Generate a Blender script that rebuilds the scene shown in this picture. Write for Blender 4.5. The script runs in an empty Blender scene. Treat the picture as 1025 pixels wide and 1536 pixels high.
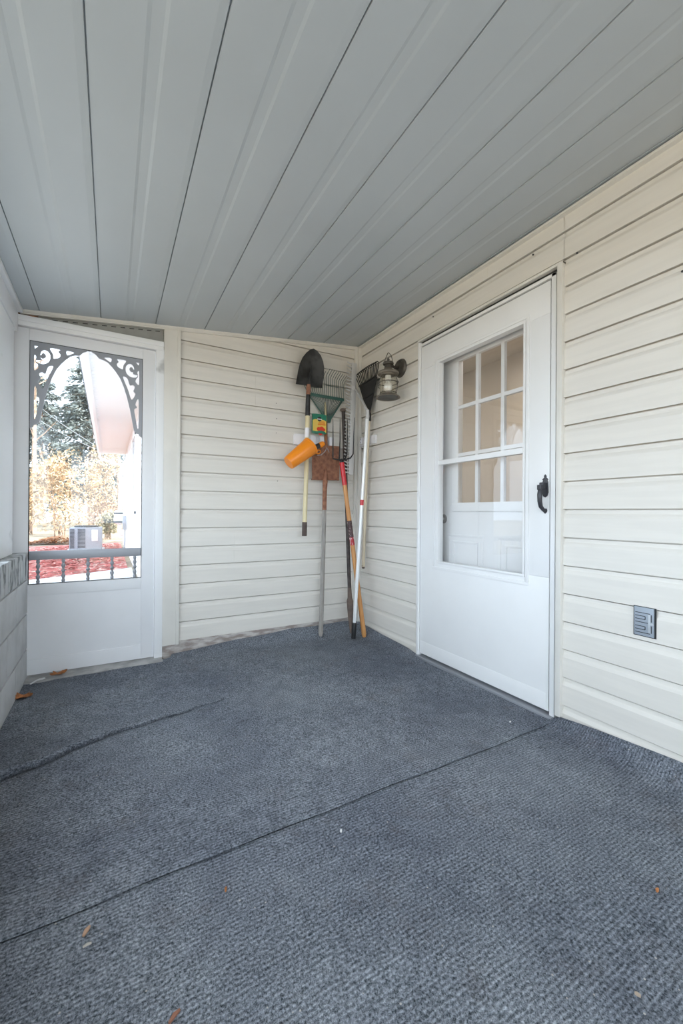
import bpy, bmesh, math, random
from mathutils import Vector, Matrix
random.seed(7)
C = bpy.context.scene.collection
PI = math.pi

# ------------------------------------------------------------------ camera
FPX = 614.5
YAW, PITCH, ROLL = math.radians(29.297), math.radians(0.092), math.radians(-0.391)
EYE = Vector((0, 0, 0.95))
_f = Vector((math.sin(YAW), math.cos(YAW), 0)); _r = Vector((math.cos(YAW), -math.sin(YAW), 0)); _d = Vector((0, 0, -1))
_f2 = _f*math.cos(PITCH) - _d*math.sin(PITCH); _d2 = _d*math.cos(PITCH) + _f*math.sin(PITCH)
_r3 = _r*math.cos(ROLL) + _d2*math.sin(ROLL); _d3 = _d2*math.cos(ROLL) - _r*math.sin(ROLL)
cam = bpy.data.cameras.new('camera'); cam_o = bpy.data.objects.new('camera', cam); C.objects.link(cam_o)
mw = Matrix((_r3, -_d3, -_f2)).transposed().to_4x4(); mw.translation = EYE
cam_o.matrix_world = mw
cam.sensor_fit = 'AUTO'; cam.sensor_width = 36; cam.lens = FPX*36/1536
cam.clip_start = 0.02; cam.clip_end = 300
bpy.context.scene.camera = cam_o

# survey helpers: where the sight line of a photo pixel meets a wall of the porch
def ray(x, y): return _r3*((x-512.5)/FPX) + _d3*((y-768)/FPX) + _f2
def atY(x, y, Y): d = ray(x, y); return EYE + d*(Y/d.y)
def atX(x, y, X): d = ray(x, y); return EYE + d*(X/d.x)
def atZ(x, y, Z): d = ray(x, y); return EYE + d*((Z-EYE.z)/d.z)

# ------------------------------------------------------------------ materials
MATS = {}
def mat(name, col, rough=0.6, metal=0.0, spec=0.5, var=0.0, vscale=8.0, bump=0.0, bscale=40.0, stretch=(1, 1, 1), col2=None, lo=0.4, hi=0.6, detail=4):
    m = bpy.data.materials.new(name); m.use_nodes = True
    nt = m.node_tree; b = nt.nodes['Principled BSDF']
    b.inputs['Base Color'].default_value = (*col, 1); b.inputs['Roughness'].default_value = rough
    b.inputs['Metallic'].default_value = metal; b.inputs['Specular IOR Level'].default_value = spec
    tc = nt.nodes.new('ShaderNodeTexCoord'); mp = nt.nodes.new('ShaderNodeMapping')
    mp.inputs['Scale'].default_value = stretch
    nt.links.new(tc.outputs['Object'], mp.inputs['Vector'])
    if var > 0 or col2 is not None:
        n = nt.nodes.new('ShaderNodeTexNoise'); n.inputs['Scale'].default_value = vscale; n.inputs['Detail'].default_value = detail
        nt.links.new(mp.outputs[0], n.inputs['Vector'])
        r = nt.nodes.new('ShaderNodeValToRGB')
        r.color_ramp.elements[0].position = lo; r.color_ramp.elements[1].position = hi
        if col2 is None:
            r.color_ramp.elements[0].color = (*[c*(1-var) for c in col], 1); r.color_ramp.elements[1].color = (*[min(1, c*(1+var)) for c in col], 1)
        else:
            r.color_ramp.elements[0].color = (*col2, 1); r.color_ramp.elements[1].color = (*col, 1)
        nt.links.new(n.outputs['Fac'], r.inputs[0]); nt.links.new(r.outputs[0], b.inputs['Base Color'])
    if bump > 0:
        n2 = nt.nodes.new('ShaderNodeTexNoise'); n2.inputs['Scale'].default_value = bscale; n2.inputs['Detail'].default_value = 3
        nt.links.new(mp.outputs[0], n2.inputs['Vector'])
        bp = nt.nodes.new('ShaderNodeBump'); bp.inputs['Strength'].default_value = bump; bp.inputs['Distance'].default_value = 0.004
        nt.links.new(n2.outputs['Fac'], bp.inputs['Height']); nt.links.new(bp.outputs[0], b.inputs['Normal'])
    MATS[name] = m
    return m

def glass_mat(name, tint=(1, 1, 1)):
    m = bpy.data.materials.new(name); m.use_nodes = True; nt = m.node_tree
    for n in list(nt.nodes):
        if n.type != 'OUTPUT_MATERIAL': nt.nodes.remove(n)
    out = [n for n in nt.nodes if n.type == 'OUTPUT_MATERIAL'][0]
    fr = nt.nodes.new('ShaderNodeFresnel')
    geo = nt.nodes.new('ShaderNodeNewGeometry'); io = nt.nodes.new('ShaderNodeMapRange')   # same reflectance from either side of the pane
    io.inputs['To Min'].default_value = 1.5; io.inputs['To Max'].default_value = 1/1.5
    nt.links.new(geo.outputs['Backfacing'], io.inputs['Value']); nt.links.new(io.outputs[0], fr.inputs['IOR'])
    tr = nt.nodes.new('ShaderNodeBsdfTransparent'); tr.inputs[0].default_value = (*tint, 1)
    gl = nt.nodes.new('ShaderNodeBsdfGlossy'); gl.inputs['Roughness'].default_value = 0.0
    mx = nt.nodes.new('ShaderNodeMixShader')
    nt.links.new(fr.outputs[0], mx.inputs[0]); nt.links.new(tr.outputs[0], mx.inputs[1]); nt.links.new(gl.outputs[0], mx.inputs[2])
    nt.links.new(mx.outputs[0], out.inputs[0])
    MATS[name] = m
    return m

def carpet_mat():
    m = bpy.data.materials.new('ribbed_carpet'); m.use_nodes = True; nt = m.node_tree; N = nt.nodes.new; L = nt.links.new
    b = nt.nodes['Principled BSDF']; b.inputs['Roughness'].default_value = 1.0; b.inputs['Specular IOR Level'].default_value = 0.12
    tc = N('ShaderNodeTexCoord')
    def noise(scale, detail=2, rough=0.6):
        n = N('ShaderNodeTexNoise'); n.inputs['Scale'].default_value = scale; n.inputs['Detail'].default_value = detail; n.inputs['Roughness'].default_value = rough
        L(tc.outputs['Object'], n.inputs['Vector']); return n
    def ramp(src, p0, p1, c0, c1):
        r = N('ShaderNodeValToRGB'); r.color_ramp.elements[0].position = p0; r.color_ramp.elements[1].position = p1
        r.color_ramp.elements[0].color = (*c0, 1); r.color_ramp.elements[1].color = (*c1, 1); L(src, r.inputs[0]); return r
    def mix(kind, fac, a, bb):
        x = N('ShaderNodeMix'); x.data_type = 'RGBA'; x.blend_type = kind
        if isinstance(fac, float): x.inputs[0].default_value = fac
        else: L(fac, x.inputs[0])
        L(a, x.inputs[6])
        if isinstance(bb, tuple): x.inputs[7].default_value = (*bb, 1)
        else: L(bb, x.inputs[7])
        return x.outputs[2]
    fib = noise(150, 4, 0.9)
    base = ramp(fib.outputs['Fac'], 0.37, 0.65, (0.026, 0.037, 0.044), (0.40, 0.43, 0.49)).outputs[0]
    # broad worn, dusty areas
    big = noise(1.6, 5, 0.6)
    c = mix('MULTIPLY', 1.0, base, ramp(big.outputs['Fac'], 0.36, 0.64, (0.74, 0.74, 0.76), (1.15, 1.13, 1.09)).outputs[0])
    mid = noise(14, 4, 0.6)
    c = mix('MULTIPLY', 1.0, c, ramp(mid.outputs['Fac'], 0.3, 0.7, (0.85, 0.85, 0.86), (1.15, 1.15, 1.14)).outputs[0])
    # brown dirt
    dirt = noise(5.5, 6, 0.7)
    c = mix('MIX', ramp(dirt.outputs['Fac'], 0.56, 0.76, (0, 0, 0), (0.35, 0.35, 0.35)).outputs[0], c, (0.13, 0.10, 0.085))
    # ribs
    w = N('ShaderNodeTexWave'); w.wave_type = 'BANDS'; w.bands_direction = 'Y'; w.inputs['Scale'].default_value = 31.1; w.inputs['Distortion'].default_value = 1.2
    w.inputs['Detail'].default_value = 2; w.inputs['Detail Scale'].default_value = 1.2
    L(tc.outputs['Object'], w.inputs['Vector'])
    c = mix('MULTIPLY', 1.0, c, ramp(w.outputs['Fac'], 0.0, 0.9, (0.76, 0.76, 0.78), (1.12, 1.12, 1.12)).outputs[0])
    # lint and grit
    vo = N('ShaderNodeTexVoronoi'); vo.inputs['Scale'].default_value = 75; vo.inputs['Randomness'].default_value = 1.0
    L(tc.outputs['Object'], vo.inputs['Vector'])
    sel = N('ShaderNodeSeparateColor'); L(vo.outputs['Color'], sel.inputs[0])
    near = N('ShaderNodeMath'); near.operation = 'LESS_THAN'; near.inputs[1].default_value = 0.16; L(vo.outputs['Distance'], near.inputs[0])
    few = N('ShaderNodeMath'); few.operation = 'GREATER_THAN'; few.inputs[1].default_value = 0.955; L(sel.outputs[0], few.inputs[0])
    both = N('ShaderNodeMath'); both.operation = 'MULTIPLY'; L(near.outputs[0], both.inputs[0]); L(few.outputs[0], both.inputs[1])
    c = mix('MIX', both.outputs[0], c, (0.48, 0.45, 0.42))
    L(c, b.inputs['Base Color'])
    add = N('ShaderNodeMath'); add.operation = 'MULTIPLY_ADD'; add.inputs[1].default_value = 0.55; L(w.outputs['Fac'], add.inputs[0]); L(fib.outputs['Fac'], add.inputs[2])
    bp = N('ShaderNodeBump'); bp.inputs['Strength'].default_value = 0.7; bp.inputs['Distance'].default_value = 0.004
    L(add.outputs[0], bp.inputs['Height']); L(bp.outputs[0], b.inputs['Normal'])
    MATS['ribbed_carpet'] = m
    return m

SIDING = mat('cream_siding', (0.765, 0.725, 0.66), 0.5, var=0.02, vscale=3, bump=0.05, bscale=60, stretch=(1, 1, 14))
TRIMC = mat('cream_trim', (0.76, 0.73, 0.67), 0.45, var=0.03, vscale=5)
CEIL = mat('painted_panel', (0.475, 0.51, 0.53), 0.38, var=0.02, vscale=2)
DARK = mat('dark_gap', (0.03, 0.03, 0.03), 0.9)
WHITE = mat('white_door_paint', (0.86, 0.855, 0.845), 0.35, var=0.012, vscale=4)
PAINT = mat('white_wood_paint', (0.82, 0.82, 0.83), 0.5, var=0.012, vscale=5, bump=0.06, bscale=30)
PEEL = mat('weathered_white_paint', (0.88, 0.88, 0.88), 0.6, col2=(0.56, 0.56, 0.55), vscale=4, lo=0.30, hi=0.36, bump=0.3, bscale=25)
BLOCK = mat('painted_block', (0.56, 0.565, 0.57), 0.75, var=0.08, vscale=6, bump=0.5, bscale=50)
ROWLOCK = mat('painted_brick_worn', (0.55, 0.56, 0.57), 0.8, col2=(0.17, 0.18, 0.18), vscale=16, lo=0.40, hi=0.50, bump=0.8, bscale=60, stretch=(1, 1.6, 0.6))
CONC = mat('concrete', (0.42, 0.41, 0.40), 0.9, var=0.2, vscale=10, bump=0.3, bscale=80)
ROUGHWOOD = mat('peeling_sill', (0.56, 0.52, 0.49), 0.9, col2=(0.30, 0.25, 0.225), vscale=20, lo=0.40, hi=0.62, bump=0.8, bscale=70, stretch=(0.6, 1, 2))
ROT = mat('rotten_wood', (0.30, 0.12, 0.04), 0.95, var=0.4, vscale=30)
GREY = mat('soffit_grey', (0.34, 0.34, 0.32), 0.6, var=0.08, vscale=10)
ALU = mat('aluminium', (0.33, 0.34, 0.365), 0.45, metal=0.4)
ALUW = mat('white_aluminium', (0.86, 0.86, 0.85), 0.3, metal=0.15)
ALUR = mat('brushed_rake_aluminium', (0.62, 0.61, 0.60), 0.4, metal=0.15)
STEEL = mat('blackened_steel', (0.045, 0.045, 0.045), 0.45, metal=0.35, var=0.4, vscale=14)
RUST = mat('rusty_steel', (0.36, 0.17, 0.10), 0.85, col2=(0.22, 0.095, 0.06), vscale=40, lo=0.35, hi=0.65, bump=0.4, bscale=120)
RUSTD = mat('dark_rusty_iron', (0.20, 0.145, 0.115), 0.8, col2=(0.12, 0.09, 0.075), vscale=25, lo=0.35, hi=0.65, bump=0.4, bscale=90)
WOODG = mat('grey_wood', (0.40, 0.37, 0.34), 0.8, col2=(0.27, 0.245, 0.22), vscale=30, lo=0.35, hi=0.65, stretch=(3, 3, 0.25))
WOODC = mat('cream_lacquered_wood', (0.72, 0.62, 0.38), 0.4, var=0.06, vscale=20, stretch=(3, 3, 0.3))
WOODO = mat('varnished_ash_wood', (0.66, 0.33, 0.12), 0.4, col2=(0.55, 0.24, 0.075), vscale=18, lo=0.35, hi=0.65, stretch=(3, 3, 0.3))
WOODB = mat('brown_stained_wood', (0.24, 0.085, 0.025), 0.5, var=0.15, vscale=20)
WOODP = mat('pale_dowel_wood', (0.66, 0.56, 0.41), 0.55, var=0.08, vscale=20, stretch=(3, 3, 0.3))
RED = mat('red_enamel', (0.62, 0.02, 0.03), 0.3)
REDL = mat('red_label', (0.45, 0.03, 0.04), 0.5, col2=(0.75, 0.68, 0.66), vscale=70, lo=0.40, hi=0.46)
DLABEL = mat('dark_label', (0.07, 0.035, 0.035), 0.5, col2=(0.42, 0.33, 0.30), vscale=90, lo=0.36, hi=0.42)
BLACKP = mat('black_plastic', (0.018, 0.018, 0.018), 0.5)
GREENM = mat('green_metal', (0.055, 0.13, 0.105), 0.45, metal=0.2)
TINEM = mat('green_grey_tine', (0.10, 0.145, 0.13), 0.4, metal=0.4)
ORANGE = mat('orange_plastic', (0.90, 0.27, 0.01), 0.28)
CLIPW = mat('white_clip_plastic', (0.86, 0.84, 0.86), 0.25)
BAGG = mat('green_foil', (0.03, 0.22, 0.14), 0.3)
BAGY = mat('yellow_print', (0.85, 0.60, 0.12), 0.35)
BAGO = mat('orange_print', (0.80, 0.25, 0.03), 0.4)
BAGR = mat('tomato_print', (0.72, 0.05, 0.02), 0.35)
PRINTW = mat('white_print', (0.85, 0.85, 0.85), 0.4)
BRONZE = mat('aged_bronze', (0.11, 0.098, 0.082), 0.45, metal=0.6, var=0.2, vscale=20)
BRONZEL = mat('worn_tin', (0.21, 0.18, 0.145), 0.5, metal=0.4, var=0.15, vscale=25)
BULB = mat('frosted_lamp', (0.90, 0.89, 0.87), 0.3)
HANDLE = mat('black_iron_paint', (0.035, 0.035, 0.042), 0.4)
NICKEL = mat('nickel', (0.42, 0.41, 0.40), 0.3, metal=0.9)
BOXG = mat('galvanised_grey', (0.36, 0.40, 0.45), 0.5, metal=0.25)
LEAFB = mat('dry_leaf', (0.42, 0.16, 0.05), 0.7, var=0.3, vscale=50)
CHIP = mat('wood_chip', (0.42, 0.26, 0.17), 0.8, var=0.2, vscale=60)
LINT = mat('white_flake', (0.78, 0.78, 0.78), 0.7)
BEIGE = mat('beige_room_paint', (0.62, 0.55, 0.46), 0.7)
GLASS = glass_mat('window_glass')
LGLASS = glass_mat('lamp_glass', (0.95, 0.94, 0.91))
GLASS_DOOR = glass_mat('storm_pane')
GLASS_SCREEN = glass_mat('dimming_screen_pane', (.80, .81, .82))  # grey tint added to darken the overbright view outdoors
CARPET = carpet_mat()
# outdoors
LAWN = mat('winter_lawn', (0.33, 0.27, 0.19), 0.95, var=0.2, vscale=3)
PATHM = mat('pale_concrete_path', (0.62, 0.62, 0.61), 0.9, var=0.06, vscale=3)
MULCH = mat('red_mulch', (0.50, 0.135, 0.115), 0.95, col2=(0.66, 0.48, 0.40), vscale=7, lo=0.38, hi=0.46)
WINGW = mat('white_wing_siding', (0.85, 0.85, 0.85), 0.5)
SOFFIT = mat('white_soffit', (0.86, 0.85, 0.83), 0.5)
GOLD = mat('golden_leaf', (0.62, 0.47, 0.30), 0.8, var=0.45, vscale=2)
OLIVE = mat('olive_leaf', (0.40, 0.36, 0.24), 0.8, var=0.5, vscale=2)
CONIF = mat('conifer_needles', (0.18, 0.21, 0.20), 0.8, var=0.45, vscale=1.5)
BARK = mat('pale_bark', (0.42, 0.30, 0.22), 0.9, var=0.3, vscale=6)
ROOFM = mat('slate_blue_roof', (0.22, 0.27, 0.33), 0.8)
BRICKM = mat('brown_brick', (0.30, 0.16, 0.10), 0.9, var=0.2, vscale=4)
ACM = mat('grey_unit_paint', (0.38, 0.42, 0.46), 0.5)
WIREM = mat('grey_cable', (.45, .46, .47), .6)
ACD = mat('dark_louvre', (0.05, 0.055, 0.06), 0.7)

# ------------------------------------------------------------------ mesh builder
def origin_of(p):
    v = Vector((0, 0, 0))
    while p is not None: v += p.location; p = p.parent
    return v

class MB:
    def __init__(self): self.bm = bmesh.new()
    def face(self, pts):
        vs = [self.bm.verts.new(p) for p in pts]
        try: return self.bm.faces.new(vs)
        except ValueError: return None
    def box(self, x0, x1, y0, y1, z0, z1):
        return self.hexa([(x0, y0, z0), (x1, y0, z0), (x1, y1, z0), (x0, y1, z0), (x0, y0, z1), (x1, y0, z1), (x1, y1, z1), (x0, y1, z1)])
    def hexa(self, p):
        v = [self.bm.verts.new(q) for q in p]
        for f in ((3, 2, 1, 0), (4, 5, 6, 7), (0, 1, 5, 4), (1, 2, 6, 5), (2, 3, 7, 6), (3, 0, 4, 7)):
            self.bm.faces.new([v[i] for i in f])
        return self
    def bar(self, a, b, w, h, up=(0, 0, 1)):
        a, b = Vector(a), Vector(b); t = (b-a).normalized(); s = t.cross(Vector(up))
        if s.length < 1e-4: s = t.cross(Vector((1, 0, 0)))
        s.normalize(); u = s.cross(t).normalized(); s = s*w/2; u = u*h/2
        return self.hexa([a-s-u, a+s-u, b+s-u, b-s-u, a-s+u, a+s+u, b+s+u, b-s+u])
    def tube(self, pts, r, n=10, cap=True):
        pts = [Vector(p) for p in pts]
        rs = r if isinstance(r, (list, tuple)) else [r]*len(pts)
        rings = []; t0 = (pts[1]-pts[0]).normalized()
        s = t0.cross(Vector((0.31, 0.17, 0.93)))
        if s.length < 1e-3: s = t0.cross(Vector((1, 0, 0)))
        s.normalize()
        for i, p in enumerate(pts):
            t = (pts[min(i+1, len(pts)-1)] - pts[max(i-1, 0)]).normalized()
            s = (s - t*s.dot(t)).normalized(); u = t.cross(s)
            rings.append([self.bm.verts.new(p + (s*math.cos(2*PI*k/n) + u*math.sin(2*PI*k/n))*rs[i]) for k in range(n)])
        for i in range(len(rings)-1):
            for k in range(n): self.bm.faces.new((rings[i][k], rings[i][(k+1) % n], rings[i+1][(k+1) % n], rings[i+1][k]))
        if cap: self.bm.faces.new(list(reversed(rings[0]))); self.bm.faces.new(rings[-1])
        return self
    def lathe(self, prof, c, axis=(0, 0, 1), n=28):
        c = Vector(c); ax = Vector(axis).normalized(); s = ax.cross(Vector((0.2, 0.9, 0.1)))
        s.normalize(); u = ax.cross(s); rings = []
        for r, h in prof:
            if r < 1e-5: rings.append([self.bm.verts.new(c+ax*h)])
            else: rings.append([self.bm.verts.new(c + ax*h + (s*math.cos(2*PI*k/n)+u*math.sin(2*PI*k/n))*r) for k in range(n)])
        for a, b in zip(rings, rings[1:]):
            for k in range(n):
                if len(a) == 1 and len(b) == 1: continue
                if len(a) == 1: f = (a[0], b[(k+1) % n], b[k])
                elif len(b) == 1: f = (a[k], a[(k+1) % n], b[0])
                else: f = (a[k], a[(k+1) % n], b[(k+1) % n], b[k])
                self.bm.faces.new(f)
        return self
    def sphere(self, c, r, n=12):
        return self.lathe([(r*math.sin(PI*i/n), -r*math.cos(PI*i/n)) for i in range(n+1)], c, n=n*2)
    def prism(self, poly, to3, d):      # poly: 2-D points, to3(u,v,w) -> world, thickness w 0..d
        a = [self.bm.verts.new(to3(u, v, 0)) for u, v in poly]; b = [self.bm.verts.new(to3(u, v, d)) for u, v in poly]
        n = len(poly)
        self.bm.faces.new(a); self.bm.faces.new(list(reversed(b)))
        for k in range(n): self.bm.faces.new((a[k], b[k], b[(k+1) % n], a[(k+1) % n]))
        return self
    def ribbon(self, pts, w, to3, d):   # flat strip of varying width along a 2-D line, thickness d
        ws = w if isinstance(w, (list, tuple)) else [w]*len(pts)
        L, Rr = [], []
        for i, (x, y) in enumerate(pts):
            x0, y0 = pts[max(i-1, 0)]; x1, y1 = pts[min(i+1, len(pts)-1)]
            tx, ty = x1-x0, y1-y0; l = math.hypot(tx, ty) or 1; nx, ny = -ty/l*ws[i]/2, tx/l*ws[i]/2
            L.append((x+nx, y+ny)); Rr.append((x-nx, y-ny))
        A = [[self.bm.verts.new(to3(u, v, w_)) for u, v in s] for w_ in (0, d) for s in (L, Rr)]
        l0, r0, l1, r1 = A; n = len(pts)
        for i in range(n-1):
            self.bm.faces.new((l0[i], l0[i+1], r0[i+1], r0[i])); self.bm.faces.new((l1[i], r1[i], r1[i+1], l1[i+1]))
            self.bm.faces.new((l0[i], l1[i], l1[i+1], l0[i+1])); self.bm.faces.new((r0[i], r0[i+1], r1[i+1], r1[i]))
        self.bm.faces.new((l0[0], r0[0], r1[0], l1[0])); self.bm.faces.new((l0[-1], l1[-1], r1[-1], r0[-1]))
        return self
    def build(self, name, m, parent=None, bevel=0, smooth=True, label=None, recalc=True):
        bm = self.bm
        if recalc: bmesh.ops.recalc_face_normals(bm, faces=bm.faces[:])
        if bevel > 0:
            es = [e for e in bm.edges if len(e.link_faces) == 2 and e.calc_face_angle(0) > 0.6]
            bmesh.ops.bevel(bm, geom=es, offset=bevel, segments=2, affect='EDGES', profile=0.6, clamp_overlap=True)
        o0 = origin_of(parent) if parent is not None else Vector((0, 0, 0))
        if o0.length > 0: bmesh.ops.translate(bm, verts=bm.verts[:], vec=-o0)
        if smooth:
            for f in bm.faces: f.smooth = True
            for e in bm.edges:
                e.smooth = not (len(e.link_faces) != 2 or e.calc_face_angle(0) > math.radians(38))
        me = bpy.data.meshes.new(name); bm.to_mesh(me); bm.free()
        me.materials.append(m)
        o = bpy.data.objects.new(name, me); C.objects.link(o)
        if parent is not None: o.parent = parent
        if label: o['label'] = label
        return o

def tag(o, label, cat, group=None, kind=None):
    o['label'] = label; o['category'] = cat
    if group: o['group'] = group
    if kind: o['kind'] = kind
    return o
def thing(name, label, cat, loc=(0, 0, 0), group=None, kind=None):
    o = bpy.data.objects.new(name, None); C.objects.link(o); o.location = loc; o.empty_display_size = 0.05
    return tag(o, label, cat, group, kind)
def structure(o, label, cat): return tag(o, label, cat, kind='structure')
def lerp(a, b, t): return Vector(a)*(1-t) + Vector(b)*t

# ------------------------------------------------------------------ dimensions
XR = 1.792      # house wall, back of the siding
YB = 2.910      # end wall, back of the siding
PO = 0.012      # siding stands out this much
def ceil_z(x): return 2.316 - 0.108*(1.77 - x)
YN = -3.0       # porch reaches this far behind the camera

# ------------------------------------------------------------------ siding
def course(mb, to3, u0, u1, zb, e, zmax):
    pr = [(zb+.003, -.012), (zb+.0005, .006), (zb, PO), (zb+.70*e, PO-.0005), (zb+.76*e, .0090), (zb+.83*e, .0045), (zb+.90*e, .0030), (zb+e-.0055, .0030), (zb+e-.0055, -.012), (zb+e+.003, -.012)]
    out = []
    for z, o in pr:
        out.append((min(z, zmax), o))
    a = [mb.bm.verts.new(to3(u0, o, z)) for z, o in out]; b = [mb.bm.verts.new(to3(u1, o, z)) for z, o in out]
    for i in range(len(out)-1):
        if out[i][0] == out[i+1][0] and out[i][0] >= zmax: continue
        mb.bm.faces.new((a[i], b[i], b[i+1], a[i+1]))
def siding(mb, to3, u0, u1, zline, e, z0, z1, joints={}):
    k = math.ceil((z0-zline)/e - 1e-6)
    while zline + k*e < z1 - 1e-6:
        zb = zline + k*e
        if k in joints:
            j = joints[k]
            course(mb, to3, u0, j, zb, e, z1)
            course(mb, lambda u, o, z: to3(u, o+.0022, z), j, u1, zb, e, z1)
            mb.face([to3(j, PO, zb+.002), to3(j, PO+.0022, zb+.002), to3(j, PO+.0022, zb+.7*e), to3(j, PO, zb+.7*e)])
        else: course(mb, to3, u0, u1, zb, e, z1)
        k += 1
def on_right(u, o, z): return (XR-o, u, z)
def on_back(u, o, z): return (u, YB-o, z)

# wall_right : the house wall
m = MB()
W0 = XR+.0125
m.box(W0, 1.95, 2.12, 3.05, -.2, 2.6); m.box(W0, 1.95, YN, 1.145, -.2, 2.6); m.box(W0, 1.95, 1.145, 2.12, 2.085, 2.6); m.box(W0, 1.95, 1.145, 2.12, -.2, 0.0)
siding(m, on_right, 2.122, YB, .091-.126, .126, .0-.04, 2.40, {14: 2.62, 15: 2.62})
siding(m, on_right, YN, 1.128, .091-.126, .126, .0-.04, 2.40)
siding(m, on_right, 1.125, 2.125, .091-.126, .126, 2.10, 2.40, {18: 1.56})
wall_r = m.build('wall_right', SIDING, smooth=False)
structure(wall_r, 'cream lap-sided house wall with the white storm door', 'wall')

# wall_back : the end wall with the screen door
m = MB()
m.box(.292, XR, YB+.0125, 3.05, -.2, 2.6)
m.box(-1.2, .292, YB+.02, 3.05, 2.045, 2.6); m.box(-1.2, -.49, YB, 3.05, -.2, 2.6)
siding(m, on_back, .388, XR, .092, .1252, .09, 2.40, {4: .76, 5: .76, 10: .945, 11: .945, 14: .905, 13: .905})
wall_b = m.build('wall_back', SIDING, smooth=False)
structure(wall_b, 'cream lap-sided end wall where the garden tools hang', 'wall')
for p in [(414.5, 605), (415.2, 628), (414.4, 649.5), (416.5, 721.5)]:
    q = atY(*p, YB-PO); m = MB(); m.lathe([(0, .003), (.0032, .002), (.0032, -.002)], q, (0, -1, 0), 10); m.build('screw', STEEL, wall_b)
for p in [(866, 379.6), (650, 475), (800, 382), (1024, 407)]:
    q = atX(*p, XR-PO); m = MB(); m.lathe([(0, .003), (.004, .002), (.004, -.002)], q, (-1, 0, 0), 10); m.build('screw', STEEL, wall_r)

# peeling sill strip below the end wall siding
m = MB(); m.box(.292, XR-.015, YB-.018, YB+.01, -.03, .093)
structure(m.build('trim_1', ROUGHWOOD, bevel=.003), 'peeling painted sill strip under the end wall siding', 'trim')
# corner post beside screen door and boards around it
m = MB(); m.box(.290, .392, YB-.024, YB, .074, ceil_z(.34)-.012); m.box(.372, .392, YB-.030, YB, .074, ceil_z(.36)-.012)
structure(m.build('trim_2', TRIMC, bevel=.002), 'cream vertical corner board beside the screen door', 'trim')
m = MB(); m.box(1.735, XR, YB-.035, YB-.008, .06, 2.312); m.box(XR-.035, XR-.008, YB-.060, YB-.03, .06, 2.312)
structure(m.build('trim_3', TRIMC, bevel=.002), 'cream inside corner post where the two siding walls meet', 'trim')

# ------------------------------------------------------------------ ceiling
SEAMS = [-.365+.3015*k for k in range(0, 8)]
prof = []
def cz(x, up=0): prof.append((x, ceil_z(x)+up))
cz(-.66)
for k in range(8):
    s = -.363 + .3015*k
    cz(s-.026); cz(s-.005, .0020); cz(s-.0040, .010); cz(s-.0008, .010); cz(s-.0002, 0)
    rb = s + .1525
    if rb < 1.75:
        cz(rb-.026); cz(rb-.016, .0022); cz(rb+.012, .0022); cz(rb+.022)
prof = [p for p in prof if p[0] < 1.79]; prof.append((1.795, ceil_z(1.795)))
m = MB()
a = [m.bm.verts.new((x, YN, z)) for x, z in prof]; b = [m.bm.verts.new((x, YB+.01, z)) for x, z in prof]
for i in range(len(prof)-1): m.bm.faces.new((a[i], b[i], b[i+1], a[i+1]))
t0 = [m.bm.verts.new((x, y, ceil_z(x)+.12)) for x, y in ((prof[0][0], YN), (prof[-1][0], YN), (prof[-1][0], YB+.01), (prof[0][0], YB+.01))]
m.bm.faces.new(t0); m.bm.faces.new([a[0], t0[0], t0[3], b[0]]); m.bm.faces.new([a[-1], b[-1], t0[2], t0[1]])
m.bm.faces.new(a[::-1]+[t0[0], t0[1]][::1]) if False else None
ceil_o = m.build('ceiling', CEIL, smooth=False, recalc=False)
structure(ceil_o, 'ribbed painted metal porch ceiling panels', 'ceiling')
# end closures so no light leaks through the pans
m = MB(); m.box(-.66, XR, YN-.02, YN, 2.05, 2.5)
structure(m.build('trim_4', PAINT), 'white fascia board at the open end of the porch', 'trim')
# channels around the ceiling edge
m = MB()
x0, x1 = -.455, 1.77
for (yo, zo0, zo1) in ((YB-.034, -.016, .001), (YB-.028, -.022, -.016)):
    m.hexa([(x0, yo, ceil_z(x0)+zo0), (x1, yo, ceil_z(x1)+zo0), (x1, YB-.008, ceil_z(x1)+zo0), (x0, YB-.008, ceil_z(x0)+zo0),
            (x0, yo, ceil_z(x0)+zo1), (x1, yo, ceil_z(x1)+zo1), (x1, YB-.008, ceil_z(x1)+zo1), (x0, YB-.008, ceil_z(x0)+zo1)])
structure(m.build('trim_5', TRIMC), 'pale channel between the end wall and the ceiling', 'trim')
m = MB(); m.box(XR-.036, XR-.005, YN, YB-.036, 2.298, 2.309)
structure(m.build('trim_6', TRIMC), 'pale channel between the house wall and the ceiling', 'trim')

# ------------------------------------------------------------------ left side: knee wall, column, beam
m = MB()
m.box(-.60, -.424, YN, YB+.02, -.25, .70)
def bricks(z0, z1, length, off, gap=.008):
    y = YN + off
    while y < YB+.02:
        ya, yb = y, min(y+length, YB+.015)
        m.box(-.61, -.415, max(ya, YN)+gap/2, yb-gap/2, z0+gap/2, z1-gap/2); y += length
bricks(-.03, .165, .40, 0); bricks(.165, .365, .40, -.2); bricks(.365, .560, .40, 0)
wl = m.build('wall_left', BLOCK, bevel=.004)
m = MB()
y = YN
while y < YB+.01:
    m.box(-.62, -.413, y+.003, min(y+.066, YB+.015)-.003, .566, .712); y += .072
m.box(-.615, -.418, YN, YB+.012, .56, .704)
m.build('brick_cap', ROWLOCK, wl, bevel=.004, label='worn grey-painted brick capping')
structure(wl, 'grey painted block knee wall with a worn brick cap', 'wall')
m = MB(); m.box(-.68, -.468, 2.40, 2.812, .712, 1.945)
structure(m.build('trim_7', PEEL, bevel=.006), 'white peeling porch column standing on the knee wall', 'column')
m = MB(); m.box(-.68, -.468, -.6, -.3, .712, 1.945)
structure(m.build('trim_8', PEEL, bevel=.006), 'white porch column beside the camera', 'column')
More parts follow.
